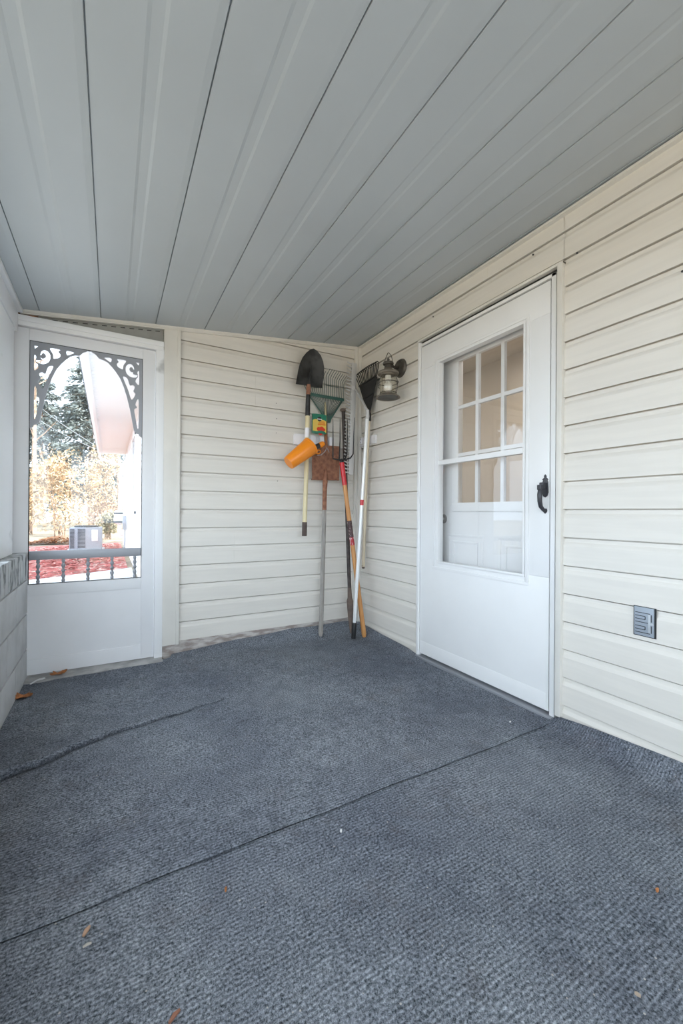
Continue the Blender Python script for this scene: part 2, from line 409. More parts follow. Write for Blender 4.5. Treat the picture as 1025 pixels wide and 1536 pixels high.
m = MB(); m.box(-.70, -.462, YN, 2.87, 1.945, ceil_z(-.46)+.01)
structure(m.build('trim_9', PAINT, bevel=.004), 'white beam over the open side of the porch', 'beam')
m = MB(); m.box(-.468, -.440, YN, 2.87, ceil_z(-.45)-.024, ceil_z(-.45)-.001)
structure(m.build('trim_10', PAINT, bevel=.002), 'white strip between the side beam and the ceiling', 'trim')

# ------------------------------------------------------------------ floor
m = MB(); m.box(-.60, XR+.2, YN, 3.0, -.25, -.012)
structure(m.build('floor', CONC), 'concrete porch slab under the carpet', 'floor')

def edge_back(x):      # how far the carpet climbs the end wall
    pts = [(-.42, 0), (.25, .0), (.32, .012), (.5, .022), (.78, .048), (1.0, .058), (1.2, .074), (1.4, .064), (1.6, .072), (1.8, .066)]
    for (a0, b0), (a1, b1) in zip(pts, pts[1:]):
        if x <= a1: return b0 + (b1-b0)*max(0, (x-a0))/(a1-a0)
    return pts[-1][1]
def edge_right(y):
    pts = [(-3, .085), (.3, .080), (.7, .072), (1.0, .050), (1.12, .036), (1.16, .004), (1.6, .006), (2.0, -.002), (2.1, .010), (2.2, .026), (2.5, .040), (2.75, .055), (2.9, .066)]
    for (a0, b0), (a1, b1) in zip(pts, pts[1:]):
        if y <= a1: return b0 + (b1-b0)*max(0, (y-a0))/(a1-a0)
    return pts[-1][1]
def carpet_h(x, y):
    db = max(0, 2.885-y); dr = max(0, 1.770-x)
    h = edge_back(x)*math.exp(-(db/.075)**1.5) ; h2 = edge_right(y)*math.exp(-(dr/.045)**1.5)
    h = max(h, h2)
    h += .0025*math.sin(x*3.1+.7)*math.sin(y*2.3+1.2) + .0012*math.sin(x*9+y*5)
    return h
def tear_y(x):
    pts = [(-.42, 1.80), (-.34, 1.846), (-.2, 1.90), (-.037, 1.992), (.15, 2.03), (.3, 2.055), (.516, 2.101), (.9, 2.15), (1.8, 2.2)]
    for (a0, b0), (a1, b1) in zip(pts, pts[1:]):
        if x <= a1: return b0 + (b1-b0)*(x-a0)/(a1-a0) + .006*math.sin(x*37)+.003*math.sin(x*91+1)
    return pts[-1][1]
def seam_y(x): return 1.150 + .006*math.sin(x*2.6+.5) + .0025*math.sin(x*17) + .004*(x-.5)

xs = [-.414 + .0182*i for i in range(120)]; xs = [x for x in xs if x < 1.72] + [1.72+.0045*i for i in range(12)]
def carpet_sheet(name, rows, lab):
    m = MB(); grid = []
    for row in rows:
        grid.append([m.bm.verts.new(row(x)) for x in xs])
    for r0, r1 in zip(grid, grid[1:]):
        for i in range(len(xs)-1): m.bm.faces.new((r0[i], r0[i+1], r1[i+1], r1[i]))
    return tag(m.build(name, CARPET, recalc=False), lab, 'carpet')
def back_end(x): return 2.888 if x > .34 else (2.80 + .012*math.sin(x*23) + (.03*max(0, (x-.1))/.24))
def lip(x): return max(0.0, .026*(1 - max(0, (x+.42))/.95))
rows = []
rows.append(lambda x: (x, seam_y(x)+.002, carpet_h(x, 1.15)+.003))
rows.append(lambda x: (x, seam_y(x)-.001, carpet_h(x, 1.15)+.0048))
rows.append(lambda x: (x, seam_y(x)+.006, carpet_h(x, 1.15)+.0062))
for k in range(1, 30):
    t = k/30
    rows.append(lambda x, t=t: (x, (seam_y(x)+.006)*(1-t)+(tear_y(x)-.004)*t, carpet_h(x, 1.15*(1-t)+tear_y(x)*t)+.0052*(1-t)**2+.001))
rows.append(lambda x: (x, tear_y(x)-.002, carpet_h(x, tear_y(x))+.001 - .45*lip(x)))
rows.append(lambda x: (x, tear_y(x)+.75*lip(x), carpet_h(x, tear_y(x))+.001 - .5*lip(x)))
rows.append(lambda x: (x, tear_y(x)+.6*lip(x), carpet_h(x, tear_y(x))+.0015 + .3*lip(x)))
rows.append(lambda x: (x, tear_y(x)-.35*lip(x), carpet_h(x, tear_y(x))+.002 + .55*lip(x)))
rows.append(lambda x: (x, tear_y(x)+.006, carpet_h(x, tear_y(x))+.002 + lip(x)))
for k in range(1, 36):
    t = k/35; t = t if t < .6 else t
    rows.append(lambda x, t=t: (x, (tear_y(x)+.006)*(1-t)+back_end(x)*t, carpet_h(x, (tear_y(x)+.006)*(1-t)+back_end(x)*t)+.002*(1-t)+.001 + lip(x)*math.exp(-t*(back_end(x)-tear_y(x))/.10)))
carpet_sheet('carpet', rows, 'dark blue-grey ribbed carpet reaching from the tool corner to the long seam')
rows = []
for k in range(60):
    y = YN + (1.19-YN)*k/59
    rows.append(lambda x, y=y: (x, y, carpet_h(x, y)))
carpet_sheet('carpet', rows, 'dark blue-grey ribbed carpet in front of the long seam, nearest the camera')

# ------------------------------------------------------------------ screen door (door_1)
d1 = thing('door_1', 'white screen door with scrolled corner brackets and a push bar', 'door', (-.12, YB-.01, 0), kind='structure')
ya, yb = YB-.012, YB+.022
m = MB(); m.box(-.488, -.414, ya, yb, .012, 1.985); m.box(.167, .240, ya, yb, .012, 1.985); m.box(-.414, .167, ya, yb, 1.920, 1.985)
m.box(-.414, .167, ya+.001, yb, .461, .527); m.box(-.414, .167, ya+.001, yb, .012, .100)
m.build('door_frame', PAINT, d1, bevel=.0025)
m = MB(); m.box(-.414, .167, ya+.006, yb-.008, .09, .47); m.build('kick_panel', PAINT, d1)
m = MB(); m.box(-.413, .166, ya+.019, ya+.022, .529, 1.918); m.build('glass', GLASS_SCREEN, d1)
m = MB()
for (x0, x1, z0, z1) in ((-.414, -.411, .527, 1.92), (.164, .167, .527, 1.92), (-.411, .164, 1.917, 1.92), (-.411, .164, .527, .530)): m.box(x0, x1, ya+.004, ya+.018, z0, z1)
m.build('gasket_and_gap_shade', DARK, d1)
m = MB(); m.box(-.410, .163, ya-.004, ya+.012, .667, .718); m.build('push_bar', ALU, d1, bevel=.002)
for px_ in (57, 95, 132, 168, 202):
    q = atY(px_, 860, ya+.006); h0, h1 = .530, .668; L = h1-h0
    prof2 = [(.0055, 0), (.0075, .1), (.0045, .16), (.0085, .28), (.0055, .36), (.0045, .42), (.009, .5), (.0045, .58), (.0055, .64), (.0085, .72), (.0045, .84), (.0075, .9), (.0055, 1)]
    m = MB(); m.lathe([(0, 0)]+[(r*1.35, t*L) for r, t in prof2]+[(0, L)], (q.x, ya+.006, h0), n=12); m.build('spindle', ALU, d1)

from mathutils.geometry import tessellate_polygon
def smooth_loop(pts, n=4):
    out = []; N_ = len(pts)
    for i in range(N_):
        p0, p1, p2, p3 = (Vector(pts[(i+k-1) % N_]) for k in range(4))
        for j in range(n):
            t = j/n; out.append(tuple(.5*((2*p1) + (p2-p0)*t + (2*p0-5*p1+4*p2-p3)*t*t + (3*p1-p0-3*p2+p3)*t**3)))
    return out
# one cast bracket, drawn in grid units from the door corner: outline and its cut-outs
OUTL = [(0, 0), (250, 0), (486, 0), (470, 12), (452, 20), (432, 34), (418, 52), (400, 60), (368, 64), (330, 82), (290, 118), (250, 164), (214, 214), (180, 290), (148, 386), (118, 500), (90, 640), (78, 700), (64, 708), (56, 722), (34, 726), (26, 744), (12, 752), (0, 756), (0, 400)]
HOLES = [[(32, 34), (68, 34), (36, 62)],
    [(80, 108), (88, 76), (112, 60), (140, 66), (160, 92), (162, 130), (148, 162), (116, 184), (84, 186), (54, 178), (46, 158), (70, 156), (92, 148), (82, 128), (100, 136), (122, 124), (126, 104), (112, 90), (96, 94), (90, 108)],
    [(32, 118), (48, 132), (42, 172), (58, 192), (66, 222), (52, 240), (32, 244)],
    [(160, 34), (244, 34), (230, 56), (246, 78), (240, 104), (214, 118), (190, 122), (184, 84)],
    [(300, 34), (364, 40), (336, 60), (304, 74)],
    [(146, 202), (186, 190), (174, 234), (140, 308), (112, 388), (98, 400), (80, 376), (66, 340), (86, 318), (72, 276), (96, 258), (122, 266)],
    [(34, 404), (54, 410), (64, 448), (50, 472), (76, 494), (66, 560), (48, 654), (34, 660)]]
def bracket(mirror):
    sx = -1 if mirror else 1; cx_ = .164 if mirror else -.411
    loops = [OUTL] + [h[:1]+h[1:] if len(h) < 4 else smooth_loop(h, 3) for h in HOLES]
    flat = [p for lp in loops for p in lp]
    tris = tessellate_polygon([[Vector((u, v, 0)) for u, v in lp] for lp in loops])
    m = MB(); vs = []
    for w in (0, .010): vs.append([m.bm.verts.new((cx_ + sx*u*.000577, ya+.004+w, 1.9165-v*.000655)) for u, v in flat])
    for t in tris:
        for k, o in ((0, 1), (1, -1)):
            try: m.bm.faces.new([vs[k][i] for i in t][::o])
            except ValueError: pass
    b0 = 0
    for lp in loops:
        n = len(lp)
        for i in range(n):
            a_, b_ = b0+i, b0+(i+1) % n
            m.bm.faces.new((vs[0][a_], vs[0][b_], vs[1][b_], vs[1][a_]))
        b0 += n
    return m.build('corner_bracket', ALU, d1, smooth=False)
bracket(False); bracket(True)
# jambs and head of the screen door
m = MB(); m.box(.243, .291, YB-.026, YB+.04, 0, 2.0); structure(m.build('trim_11', PEEL, bevel=.003), 'white painted jamb on the hinge side of the screen door', 'trim')
m = MB(); m.box(-.56, -.490, YB-.02, YB+.04, .712, 2.0); m.box(-.505, -.488, YB-.030, YB-.018, .712, 2.0)
structure(m.build('trim_12', PAINT, bevel=.003), 'white casing between column and screen door', 'trim')
m = MB(); m.box(-.52, .288, YB-.030, YB+.03, 1.990, 2.016); m.box(-.52, .288, YB-.038, YB+.03, 2.014, 2.046)
structure(m.build('trim_13', PEEL, bevel=.003), 'white head casing over the screen door', 'trim')
# wedge above the head
m = MB(); 
m.hexa([(-.47, YB+.004, 2.04), (.289, YB+.004, 2.04), (.289, YB+.03, 2.04), (-.47, YB+.03, 2.04), (-.47, YB+.004, ceil_z(-.47)), (.289, YB+.004, ceil_z(.289)), (.289, YB+.03, ceil_z(.289)), (-.47, YB+.03, ceil_z(-.47))])
w13 = m.build('trim_14', GREY); structure(w13, 'grey starter strip in the wedge between head casing and ceiling', 'trim')
m = MB()
for k in range(13):
    x = -.36 + .05*k; z = ceil_z(x) - .028
    m.hexa([(x, YB+.0025, z-.004), (x+.026, YB+.0025, z-.0012), (x+.026, YB+.006, z-.0012), (x, YB+.006, z-.004), (x, YB+.0025, z), (x+.026, YB+.0025, z+.0028), (x+.026, YB+.006, z+.0028), (x, YB+.006, z)])
m.build('slot', DARK, w13)
m = MB(); m.hexa([(-.475, YB-.012, 2.047), (-.375, YB-.012, 2.047), (-.375, YB+.004, 2.047), (-.475, YB+.004, 2.047), (-.475, YB-.012, 2.062), (-.375, YB-.012, 2.068), (-.375, YB+.004, 2.068), (-.475, YB+.004, 2.062)])
m.build('rotten_patch', ROT, w13, label='rotten brown wood')
# threshold of the screen door
m = MB(); m.box(-.415, .29, 2.80, YB+.06, -.02, .006)
structure(m.build('trim_15', CONC, bevel=.003), 'bare concrete threshold below the screen door', 'threshold')

# ------------------------------------------------------------------ storm door (door_2)
d2 = thing('door_2', 'white storm door with two glass panes and a black push-button handle', 'door', (1.79, 1.65, .02), kind='structure')
XF = 1.780
m = MB(); m.box(1.766, 1.90, 2.108, 2.126, .012, 2.078); m.box(1.775, 1.90, 1.160, 1.184, .012, 2.066); m.box(1.775, 1.90, 1.160, 2.108, 2.050, 2.066)
m.build('frame', WHITE, d2, bevel=.002)
m = MB(); m.box(1.784, 1.80, 1.186, 2.109, .02, 2.05); g = MB()
m.bm.free()
def ring(mb, x0, x1, o, i):   # rectangular ring between outer and inner (y0,y1,z0,z1)
    mb.box(x0, x1, o[0], o[1], o[2], i[2]); mb.box(x0, x1, o[0], o[1], i[3], o[3])
    mb.box(x0, x1, o[0], i[0], i[2], i[3]); mb.box(x0, x1, i[1], o[1], i[2], i[3])
m = MB(); ring(m, XF, XF+.034, (1.191, 2.105, .030, 2.043), (1.328, 1.930, .652, 1.892))
m.build('door_panel', WHITE, d2, bevel=.0025)
m = MB(); ring(m, XF-.005, XF+.001, (1.299, 1.983, .598, 1.930), (1.316, 1.966, .616, 1.913)); ring(m, XF-.010, XF+.004, (1.318, 1.940, .640, 1.904), (1.329, 1.929, .653, 1.891))
m.build('glazing_frame', WHITE, d2, bevel=.0015)
m = MB(); m.box(XF-.006, XF+.026, 1.329, 1.929, 1.250, 1.279); m.build('meeting_rail', WHITE, d2, bevel=.002)
m = MB(); m.box(XF+.010, XF+.013, 1.329, 1.929, .653, 1.251); m.build('pane', GLASS_DOOR, d2, label='lower glass pane')
m = MB(); m.box(XF+.024, XF+.027, 1.329, 1.929, 1.278, 1.891); m.build('pane', GLASS_DOOR, d2, label='upper glass pane')
m = MB(); m.box(XF-.0015, XF+.002, 1.20, 2.098, .034, .112); m.build('sweep', WHITE, d2, bevel=.001)
m = MB(); m.box(1.790, 1.80, 1.1835, 1.1925, .03, 2.045); m.box(1.790, 1.80, 1.19, 2.106, 2.042, 2.0505); m.box(1.790, 1.80, 1.150, 1.161, .03, 2.084); m.box(1.790, 1.80, 1.150, 2.12, 2.065, 2.084); m.build('gasket_and_gap_shade', DARK, d2)  # dark strips stand in for the shade in the gaps round the door
m = MB(); m.box(1.750, 1.86, 1.16, 2.118, -.012, .018); m.build('sill', ALU, d2, bevel=.004)
for z0, z1 in ((.04, .19), (.28, .60), (.70, 1.02), (1.10, 1.34), (1.42, 1.62), (1.70, 1.86), (1.92, 2.03)):
    m = MB(); m.tube([(XF-.006, 2.1105, z0), (XF-.006, 2.1105, z1)], .0055, 8); m.build('hinge', WHITE, d2)
# push-button handle
m = MB()
yc = 1.2105
def TH(u, v, w): return (XF-w, yc+u, v)
m.prism([(-.0, 1.137), (.006, 1.128), (.004, 1.122), (.015, 1.113), (.010, 1.108), (.014, 1.100), (.016, 1.05), (.010, 1.034), (0, 1.028), (-.010, 1.034), (-.016, 1.05), (-.014, 1.100), (-.010, 1.108), (-.015, 1.113), (-.004, 1.122), (-.006, 1.128)], TH, .006)
h = m.build('handle', HANDLE, d2, bevel=.0012, label='black push-button pull handle')
m = MB(); m.box(XF-.034, XF-.006, yc-.011, yc+.011, 1.066, 1.098); m.build('latch_housing', HANDLE, h, bevel=.004)
m = MB(); m.box(XF-.050, XF-.034, yc-.011, yc+.011, 1.062, 1.086); m.build('push_button', HANDLE, h, bevel=.003)
m = MB(); m.tube([(XF-.026, yc, 1.085), (XF-.040, yc, 1.062), (XF-.044, yc, 1.04), (XF-.043, yc, 1.01), (XF-.036, yc, .985), (XF-.020, yc, .972), (XF-.006, yc, .964)], [.008, .010, .011, .0105, .0095, .0085, .008], 10)
m.prism([(0, .952), (.008, .96), (.009, .968), (.006, .976), (-.006, .976), (-.009, .968), (-.008, .96)], TH, .006)
m.build('grip', HANDLE, h)
# J-channel round the storm door
m = MB(); m.box(1.762, 1.80, 1.124, 1.149, .036, 2.094); m.box(1.766, 1.80, 1.124, 2.126, 2.083, 2.096)
structure(m.build('trim_16', TRIMC, bevel=.002), 'cream channel trim around the storm door', 'trim')

# inner door (door_3) and the room behind it
d3 = thing('door_3', 'white inner door with nine small panes behind the storm door', 'door', (1.89, 1.62, .02), kind='structure')
XI = 1.872
Y0, Y1, Z0, Z1 = 1.320, 1.868, .998, 1.905
m = MB(); ring(m, XI, XI+.044, (1.155, 2.075, .03, 2.05), (Y0, Y1, Z0, Z1)); m.build('door_panel', WHITE, d3, bevel=.002)
m = MB(); ring(m, XI-.012, XI+.002, (Y0-.035, Y1+.035, Z0-.035, Z1+.03), (Y0+.016, Y1-.016, Z0+.018, Z1-.016))
for yv in (1.706, 1.526): m.box(XI-.010, XI+.012, yv-.011, yv+.011, Z0, Z1)
for zv in (1.604, 1.310): m.box(XI-.0095, XI+.0115, Y0, Y1, zv-.011, zv+.011)
m.build('lite_grid', WHITE, d3, bevel=.002)
m = MB(); m.box(XI+.014, XI+.018, Y0, Y1, Z0, Z1); m.build('glass', GLASS, d3)
for (p0, p1) in ((1.66, 1.94), (1.27, 1.55)):
    m = MB(); ring(m, XI-.004, XI+.002, (p0, p1, .26, .82), (p0+.014, p1-.014, .274, .806)); ring(m, XI-.006, XI+.002, (p0+.04, p1-.04, .30, .78), (p0+.052, p1-.052, .312, .768)); m.build('raised_panel', WHITE, d3, bevel=.0015)
m = MB(); m.lathe([(0, .052), (.018, .050), (.026, .040), (.024, .028), (.011, .018), (.011, .006), (.028, .004), (.030, 0)], (XI, 1.985, .915), (-1, 0, 0)); m.build('knob', NICKEL, d3)
m = MB(); m.box(1.86, 1.95, 2.075, 2.12, .0, 2.085); m.box(1.86, 1.95, 1.145, 1.155, .0, 2.085); m.box(1.86, 1.95, 1.155, 2.075, 2.05, 2.085)
structure(m.build('trim_17', WHITE), 'white jamb of the inner door', 'trim')
# room
m = MB()
m.box(3.4, 3.5, -.5, 3.6, -.1, 2.6); m.box(1.95, 3.5, 3.5, 3.6, -.1, 2.6); m.box(1.95, 3.5, -.6, -.5, -.1, 2.6); m.box(1.95, 3.5, -.6, 3.6, 2.5, 2.6); m.box(1.95, 3.5, -.6, 3.6, -.15, -.05)
structure(m.build('wall_inside', BEIGE), 'beige room seen through the small panes', 'wall')
la = bpy.data.lights.new('room_fill_light', 'AREA'); la.energy = 3.2; la.color = (1, .95, .88); la.size = .8  # added fill light with no visible fixture, brightens the room behind the panes
lo = bpy.data.objects.new('room_fill_light', la); C.objects.link(lo); lo.location = (2.65, 1.9, 2.45)

# ------------------------------------------------------------------ outlet box in the siding
ob = thing('electrical_box', 'grey metal electrical box showing through a square cut in the siding', 'electrical box', (XR-.02, .797, .486))
m = MB(); m.box(XR-.02, XR-.0135, .764, .830, .488, .596); m.build('plate', BOXG, ob, bevel=.001)
m = MB(); m.box(XR-.0136, XR-.0126, .758, .835, .484, .598); m.build('recess_shade', DARK, ob, label='dark rim painted as the shade of the recess')  # dark sheet behind the plate paints the shade of the recessed cut
m = MB()
xp = XR-.0206
for z in (.575, .563, .551, .539, .524, .512, .500):
    L = (.776, .826) if z in (.575, .539, .500) else (.792, .826)
    m.box(xp, xp+.001, L[0], L[1], z-.0012, z+.0012)
for z0, z1 in ((.551, .563), (.512, .524)): m.box(xp, xp+.001, .791, .7935, z0, z1)
m.box(xp, xp+.001, .770, .7725, .545, .572); m.box(xp, xp+.001, .770, .7725, .503, .530)
m.build('knockout', DARK, ob)
m = MB(); m.box(xp-.003, xp+.001, .774, .782, .503, .573); m.box(xp-.003, xp+.001, .764, .776, .533, .541); m.build('clamp', mat('pale_galvanised', (.52, .55, .58), .4, metal=.2), ob, bevel=.001)

# ------------------------------------------------------------------ tools on the end wall
YW = YB-PO     # face of the siding, 2.898
# white clip rail
rl = thing('tool_rail', 'white plastic tool holder rail with clips on the end wall', 'tool holder', (1.36, YW, 1.50))
m = MB(); m.box(1.20, 1.545, YW-.012, YW+.004, 1.468, 1.538); m.build('back_strip', CLIPW, rl, bevel=.003)
for x0, x1 in ((1.195, 1.285), (1.332, 1.372), (1.408, 1.445), (1.492, 1.522)):
    m = MB(); m.box(x0, x1, YW-.040, YW-.011, 1.462, 1.545); m.build('clip', CLIPW, rl, bevel=.006)
rl2 = thing('tool_rail', 'white metal tool holder bracket on the house wall behind the white pole', 'tool holder', (XR-PO, 2.68, 1.5))
m = MB()
b0 = atX(533, 665, 1.772); b1 = atX(564, 652, 1.772)
m.box(1.766, 1.783, b1.y, b0.y, 1.487, 1.555); m.build('back_strip', CLIPW, rl2, bevel=.002)
for yy in (2.79, 2.735):
    m = MB(); m.box(1.738, 1.767, yy-.016, yy+.016, 1.50, 1.552); m.build('clip', CLIPW, rl2, bevel=.003)
    for zz in (1.512, 1.540):
        m = MB(); m.lathe([(0, .002), (.0045, .001), (.0045, -.003)], (1.738, yy, zz), (-1, 0, 0), 10); m.build('rivet', STEEL, rl2)

# round point shovel
sh = thing('round_shovel', 'round-point shovel with a black blade hanging blade up on a cream handle', 'shovel', (1.29, 2.84, .775))
YS = 2.802
cl = [(469.7, 523.6), (475.5, 527.5), (480.5, 534), (484, 543), (485.4, 552), (485.2, 562), (483.8, 573), (482.4, 582.6), (472, 581.8), (463.5, 580), (455, 578.3), (443.2, 576.6), (445, 566), (446.9, 556), (449.3, 546), (453.5, 536.5), (459, 529.5), (464.5, 525)]
outl = [atY(x, y, YS) for x, y in cl]
ctr = atY(464.5, 556, YS)
m = MB()
# dished blade: rings from outline to centre, with thickness
def dish(mb, off):
    rings = []
    for s in (1, .82, .6, .35, .12):
        ring_ = []
        for p in outl:
            q = ctr + (p-ctr)*s
            dy = .026*(1-s*s)
            ring_.append(mb.bm.verts.new((q.x, YS + dy - .012 + off, q.z)))
        rings.append(ring_)
    n = len(outl)
    for a_, b_ in zip(rings, rings[1:]):
        for k in range(n): mb.bm.faces.new((a_[k], a_[(k+1) % n], b_[(k+1) % n], b_[k]))
    mb.bm.faces.new(rings[-1]); return rings[0]
r0 = dish(m, 0); r1 = dish(m, .004)
for k in range(len(r0)): m.bm.faces.new((r0[k], r1[k], r1[(k+1) % len(r0)], r0[(k+1) % len(r0)]))
m.build('blade', STEEL, sh)
m = MB(); m.tube([atY(467.5, 548, YS+.003), atY(464.6, 568, YS+.002), atY(463, 580, YS-.004), atY(462.2, 600, YS-.006), atY(461.7, 624, YS-.006)], [.003, .010, .015, .0175, .0185], 14)
m.build('socket', STEEL, sh)
m = MB(); m.tube([atY(463.2, 577, YS-.009), atY(462.6, 592, YS-.0085)], [.016, .0172], 12); m.build('rust_collar', RUST, sh, label='rusty collar at the blade')
m = MB(); m.tube([atY(461.7, 620, YS-.006), atY(460, 700, YS-.004), atY(457.2, 784, YS)], [.0165, .0165, .0165], 14); m.build('handle', WOODC, sh)
m = MB(); m.tube([atY(461, 642, YS-.005), atY(460.8, 656, YS-.005)], .0178, 14); m.build('label_band', CLIPW, sh, label='silver-white band')
m = MB(); m.tube([atY(457.2, 783, YS), atY(456.7, 804, YS)], [.0185, .0185], 14); m.build('grip', mat('brown_rubber', (.085, .06, .05), .7), sh, bevel=.003)

# green leaf rake
YG = 2.872
lr = thing('green_leaf_rake', 'green metal leaf rake fanned out behind the shovel blade', 'rake', (1.46, YG, 1.25))
hub = atY(492.5, 631, YG-.006)
m = MB()
NT = 20
barL, barR = atY(462.5, 591, YG-.004), atY(515, 600, YG-.004)
tipL, tipR = atY(449, 560, YG-.012), atY(516, 576.5, YG-.012); tipM = atY(487.5, 565, YG-.012)
bm_ = None
for i in range(NT):
    t = i/(NT-1); bpt = lerp(barL, barR, t)
    # tip on a shallow arc
    tp = lerp(tipL, tipR, t); bulge = 4*t*(1-t); tp = tp + (tipM - lerp(tipL, tipR, .5))*bulge
    dirv = (tp-bpt)
    p = [hub + (bpt-hub)*.05, lerp(hub, bpt, .5), bpt, lerp(bpt, tp, .55), tp, tp + dirv*.06 + Vector((.003, -.018, .012)), tp + dirv*(.20 if i > 9 else .12) + Vector((.012, -.050, .020) if i > 9 else (.006, -.030, .014))]
    mt = MB(); mt.tube(p, [.0016, .002, .0024, .0024, .0023, .0022, .0017], 6); mt.build('tine', TINEM, lr)
m = MB(); m.bar(barL+Vector((-.006, -.004, .0)), barR+Vector((.006, -.004, 0)), .006, .024, (0, 0, 1)); m.build('spreader_bar', GREENM, lr, bevel=.002)
m = MB(); m.bar(atY(489, 577.5, YG), atY(507, 581.5, YG), .004, .004); m.build('cross_wire', TINEM, lr)
m = MB()
v = [atY(481, 622, YG-.010), atY(499, 624, YG-.010), atY(496, 634, YG-.010), atY(490, 634, YG-.010)]
mm = [q + Vector((0, .012, 0)) for q in v]; m.hexa(v+mm); m.build('hub_plate', GREENM, lr, bevel=.002)
m = MB(); m.bar(barL+Vector((.01, .004, -.006)), hub+Vector((-.012, .002, .0)), .004, .010); m.bar(barR+Vector((-.006, .004, -.006)), hub+Vector((.012, .002, 0)), .004, .012); m.build('brace', GREENM, lr)
m = MB(); m.tube([atY(487.9, 603, YG-.018), atY(488.2, 608, YG-.018), atY(488.6, 616, YG-.018), atY(489, 634, YG-.016)], [.004, .008, .010, .011], 10); m.build('ferrule', mat('brass_ferrule', (.42, .36, .22), .4, metal=.5), lr)
m = MB(); m.tube([atY(489, 632, YG-.015), atY(489.4, 668, YG-.010), atY(488.6, 716, YG-.004)], .0125, 12); m.build('handle', WOODB, lr)

# seed-and-feed packet
fp = thing('plant_food_packet', 'small green and yellow plant food packet with a tomato picture', 'packet', (1.385, 2.83, 1.55))
YP = 2.835
def TP(u, v, w): return (1.3235+u, YP-w, 1.553+v)
W_, H_ = .122, .152
m = MB(); m.prism([(0, .004), (.03, 0), (.09, 0), (W_, .004), (W_-.002, H_*.5), (W_, H_-.003), (.09, H_), (.03, H_), (0, H_-.003), (.002, H_*.5)], TP, .014); m.build('pouch', BAGG, fp, bevel=.003)
m = MB(); m.prism([(.004, .020), (.118, .012), (.118, .100), (.10, .108), (.06, .112), (.02, .108), (.004, .10)], lambda u, v, w: TP(u, v, w+.0135), .0015); m.build('print_panel', BAGY, fp)
m = MB(); m.prism([(.060+.018*math.cos(a_), .112+.018*math.sin(a_)) for a_ in [2*PI*k/20 for k in range(20)]], lambda u, v, w: TP(u, v, w+.0145), .0015)
lg = m.build('emblem', BLACKP, fp)
m = MB(); m.prism([(.040, .108), (.080, .108), (.080, .115), (.040, .115)], lambda u, v, w: TP(u, v, w+.0157), .001); m.build('emblem_band', PRINTW, lg)
m = MB()
for (u0, u1, v0, v1) in ((.052, .108, .080, .088), (.046, .112, .066, .077), (.070, .104, .091, .096)): m.prism([(u0, v0), (u1, v0+.001), (u1, v1+.002), (u0, v1)], lambda u, v, w: TP(u, v, w+.0145), .0012)
m.build('lettering', BAGO, fp)
m = MB()
for (uu, vv, rr) in ((.055, .036, .018), (.078, .040, .020), (.096, .034, .014), (.068, .028, .015)):
    m.prism([(uu+rr*math.cos(a_), vv+rr*.85*math.sin(a_)) for a_ in [2*PI*k/14 for k in range(14)]], lambda u, v, w, q=rr: TP(u, v, w+.0145), .002+rr*.05)
m.build('tomato_picture', BAGR, fp)
m = MB(); m.prism([(.03, .012), (.05, .022), (.075, .026), (.105, .020), (.112, .010), (.07, .004), (.04, .006)], lambda u, v, w: TP(u, v, w+.0145), .0035); m.build('leaf_picture', BAGG, fp)
m = MB(); m.prism([(.05, .002), (.072, .008), (.09, .001), (.07, -.012)], lambda u, v, w: TP(u, v, w+.011), .003); m.build('tear_notch', BAGR, fp)

# orange pail
YO = 2.700
pb0, pb1 = atY(427, 686, YO), atY(439, 703.5, YO); pm0, pm1 = atY(458.8, 657.5, YO), atY(474.5, 680, YO)
bc, mc = (pb0+pb1)/2, (pm0+pm1)/2; rb_, rm_ = (pb1-pb0).length/2, (pm1-pm0).length/2; axp = (mc-bc).normalized(); Lp = (mc-bc).length
pl = thing('orange_pail', 'small orange plastic pail tilted on its side in front of the shovel handle', 'pail', bc)
m = MB(); m.lathe([(0, .002), (rb_*.93, .0), (rb_, .006), (rm_*.985, Lp*.93), (rm_*1.03, Lp*.94), (rm_*1.04, Lp), (rm_*.97, Lp), (rm_*.93, Lp*.9), (rb_*.93, .012), (0, .010)], bc, axp, 40); m.build('body', ORANGE, pl)
side = axp.cross(Vector((0, -1, 0))).normalized()
if side.z > 0: side = -side
ear = mc + side*(rm_*.98) - axp*.012
m = MB(); m.tube([ear + axp*.012, ear + axp*.030 + side*.016, ear + axp*.048 + side*.014, ear + axp*.054 + side*.002, ear+axp*.042 - side*.010, ear+axp*.020 - side*.008], .004, 8); m.build('ear', ORANGE, pl)
m = MB(); e0 = atY(476, 683, YO-.03); m.tube([e0, atY(482, 682.5, YO-.055), atY(488, 677, YO-.055), atY(490.5, 671, YO-.05), atY(492, 674, YO-.05), atY(494, 678.5, YO-.045)], .0022, 8); m.build('bail', ALU, pl)
# black tool with orange cap in the pail
bt = thing('hand_tool', 'black hand tool with an orange cap sticking out of the orange pail', 'hand tool', mc)
q0 = mc - axp*.06; q1 = atY(479, 668.5, YO-.006); q2 = atY(486, 665, YO-.006)
m = MB(); m.tube([q0, lerp(q0, q1, .6), q1], [.012, .016, .020], 14); m.build('body', BLACKP, bt)
m = MB(); m.tube([q1, lerp(q1, q2, .55), q2], [.019, .0215, .016], 14); m.build('cap', ORANGE, bt, bevel=.002)

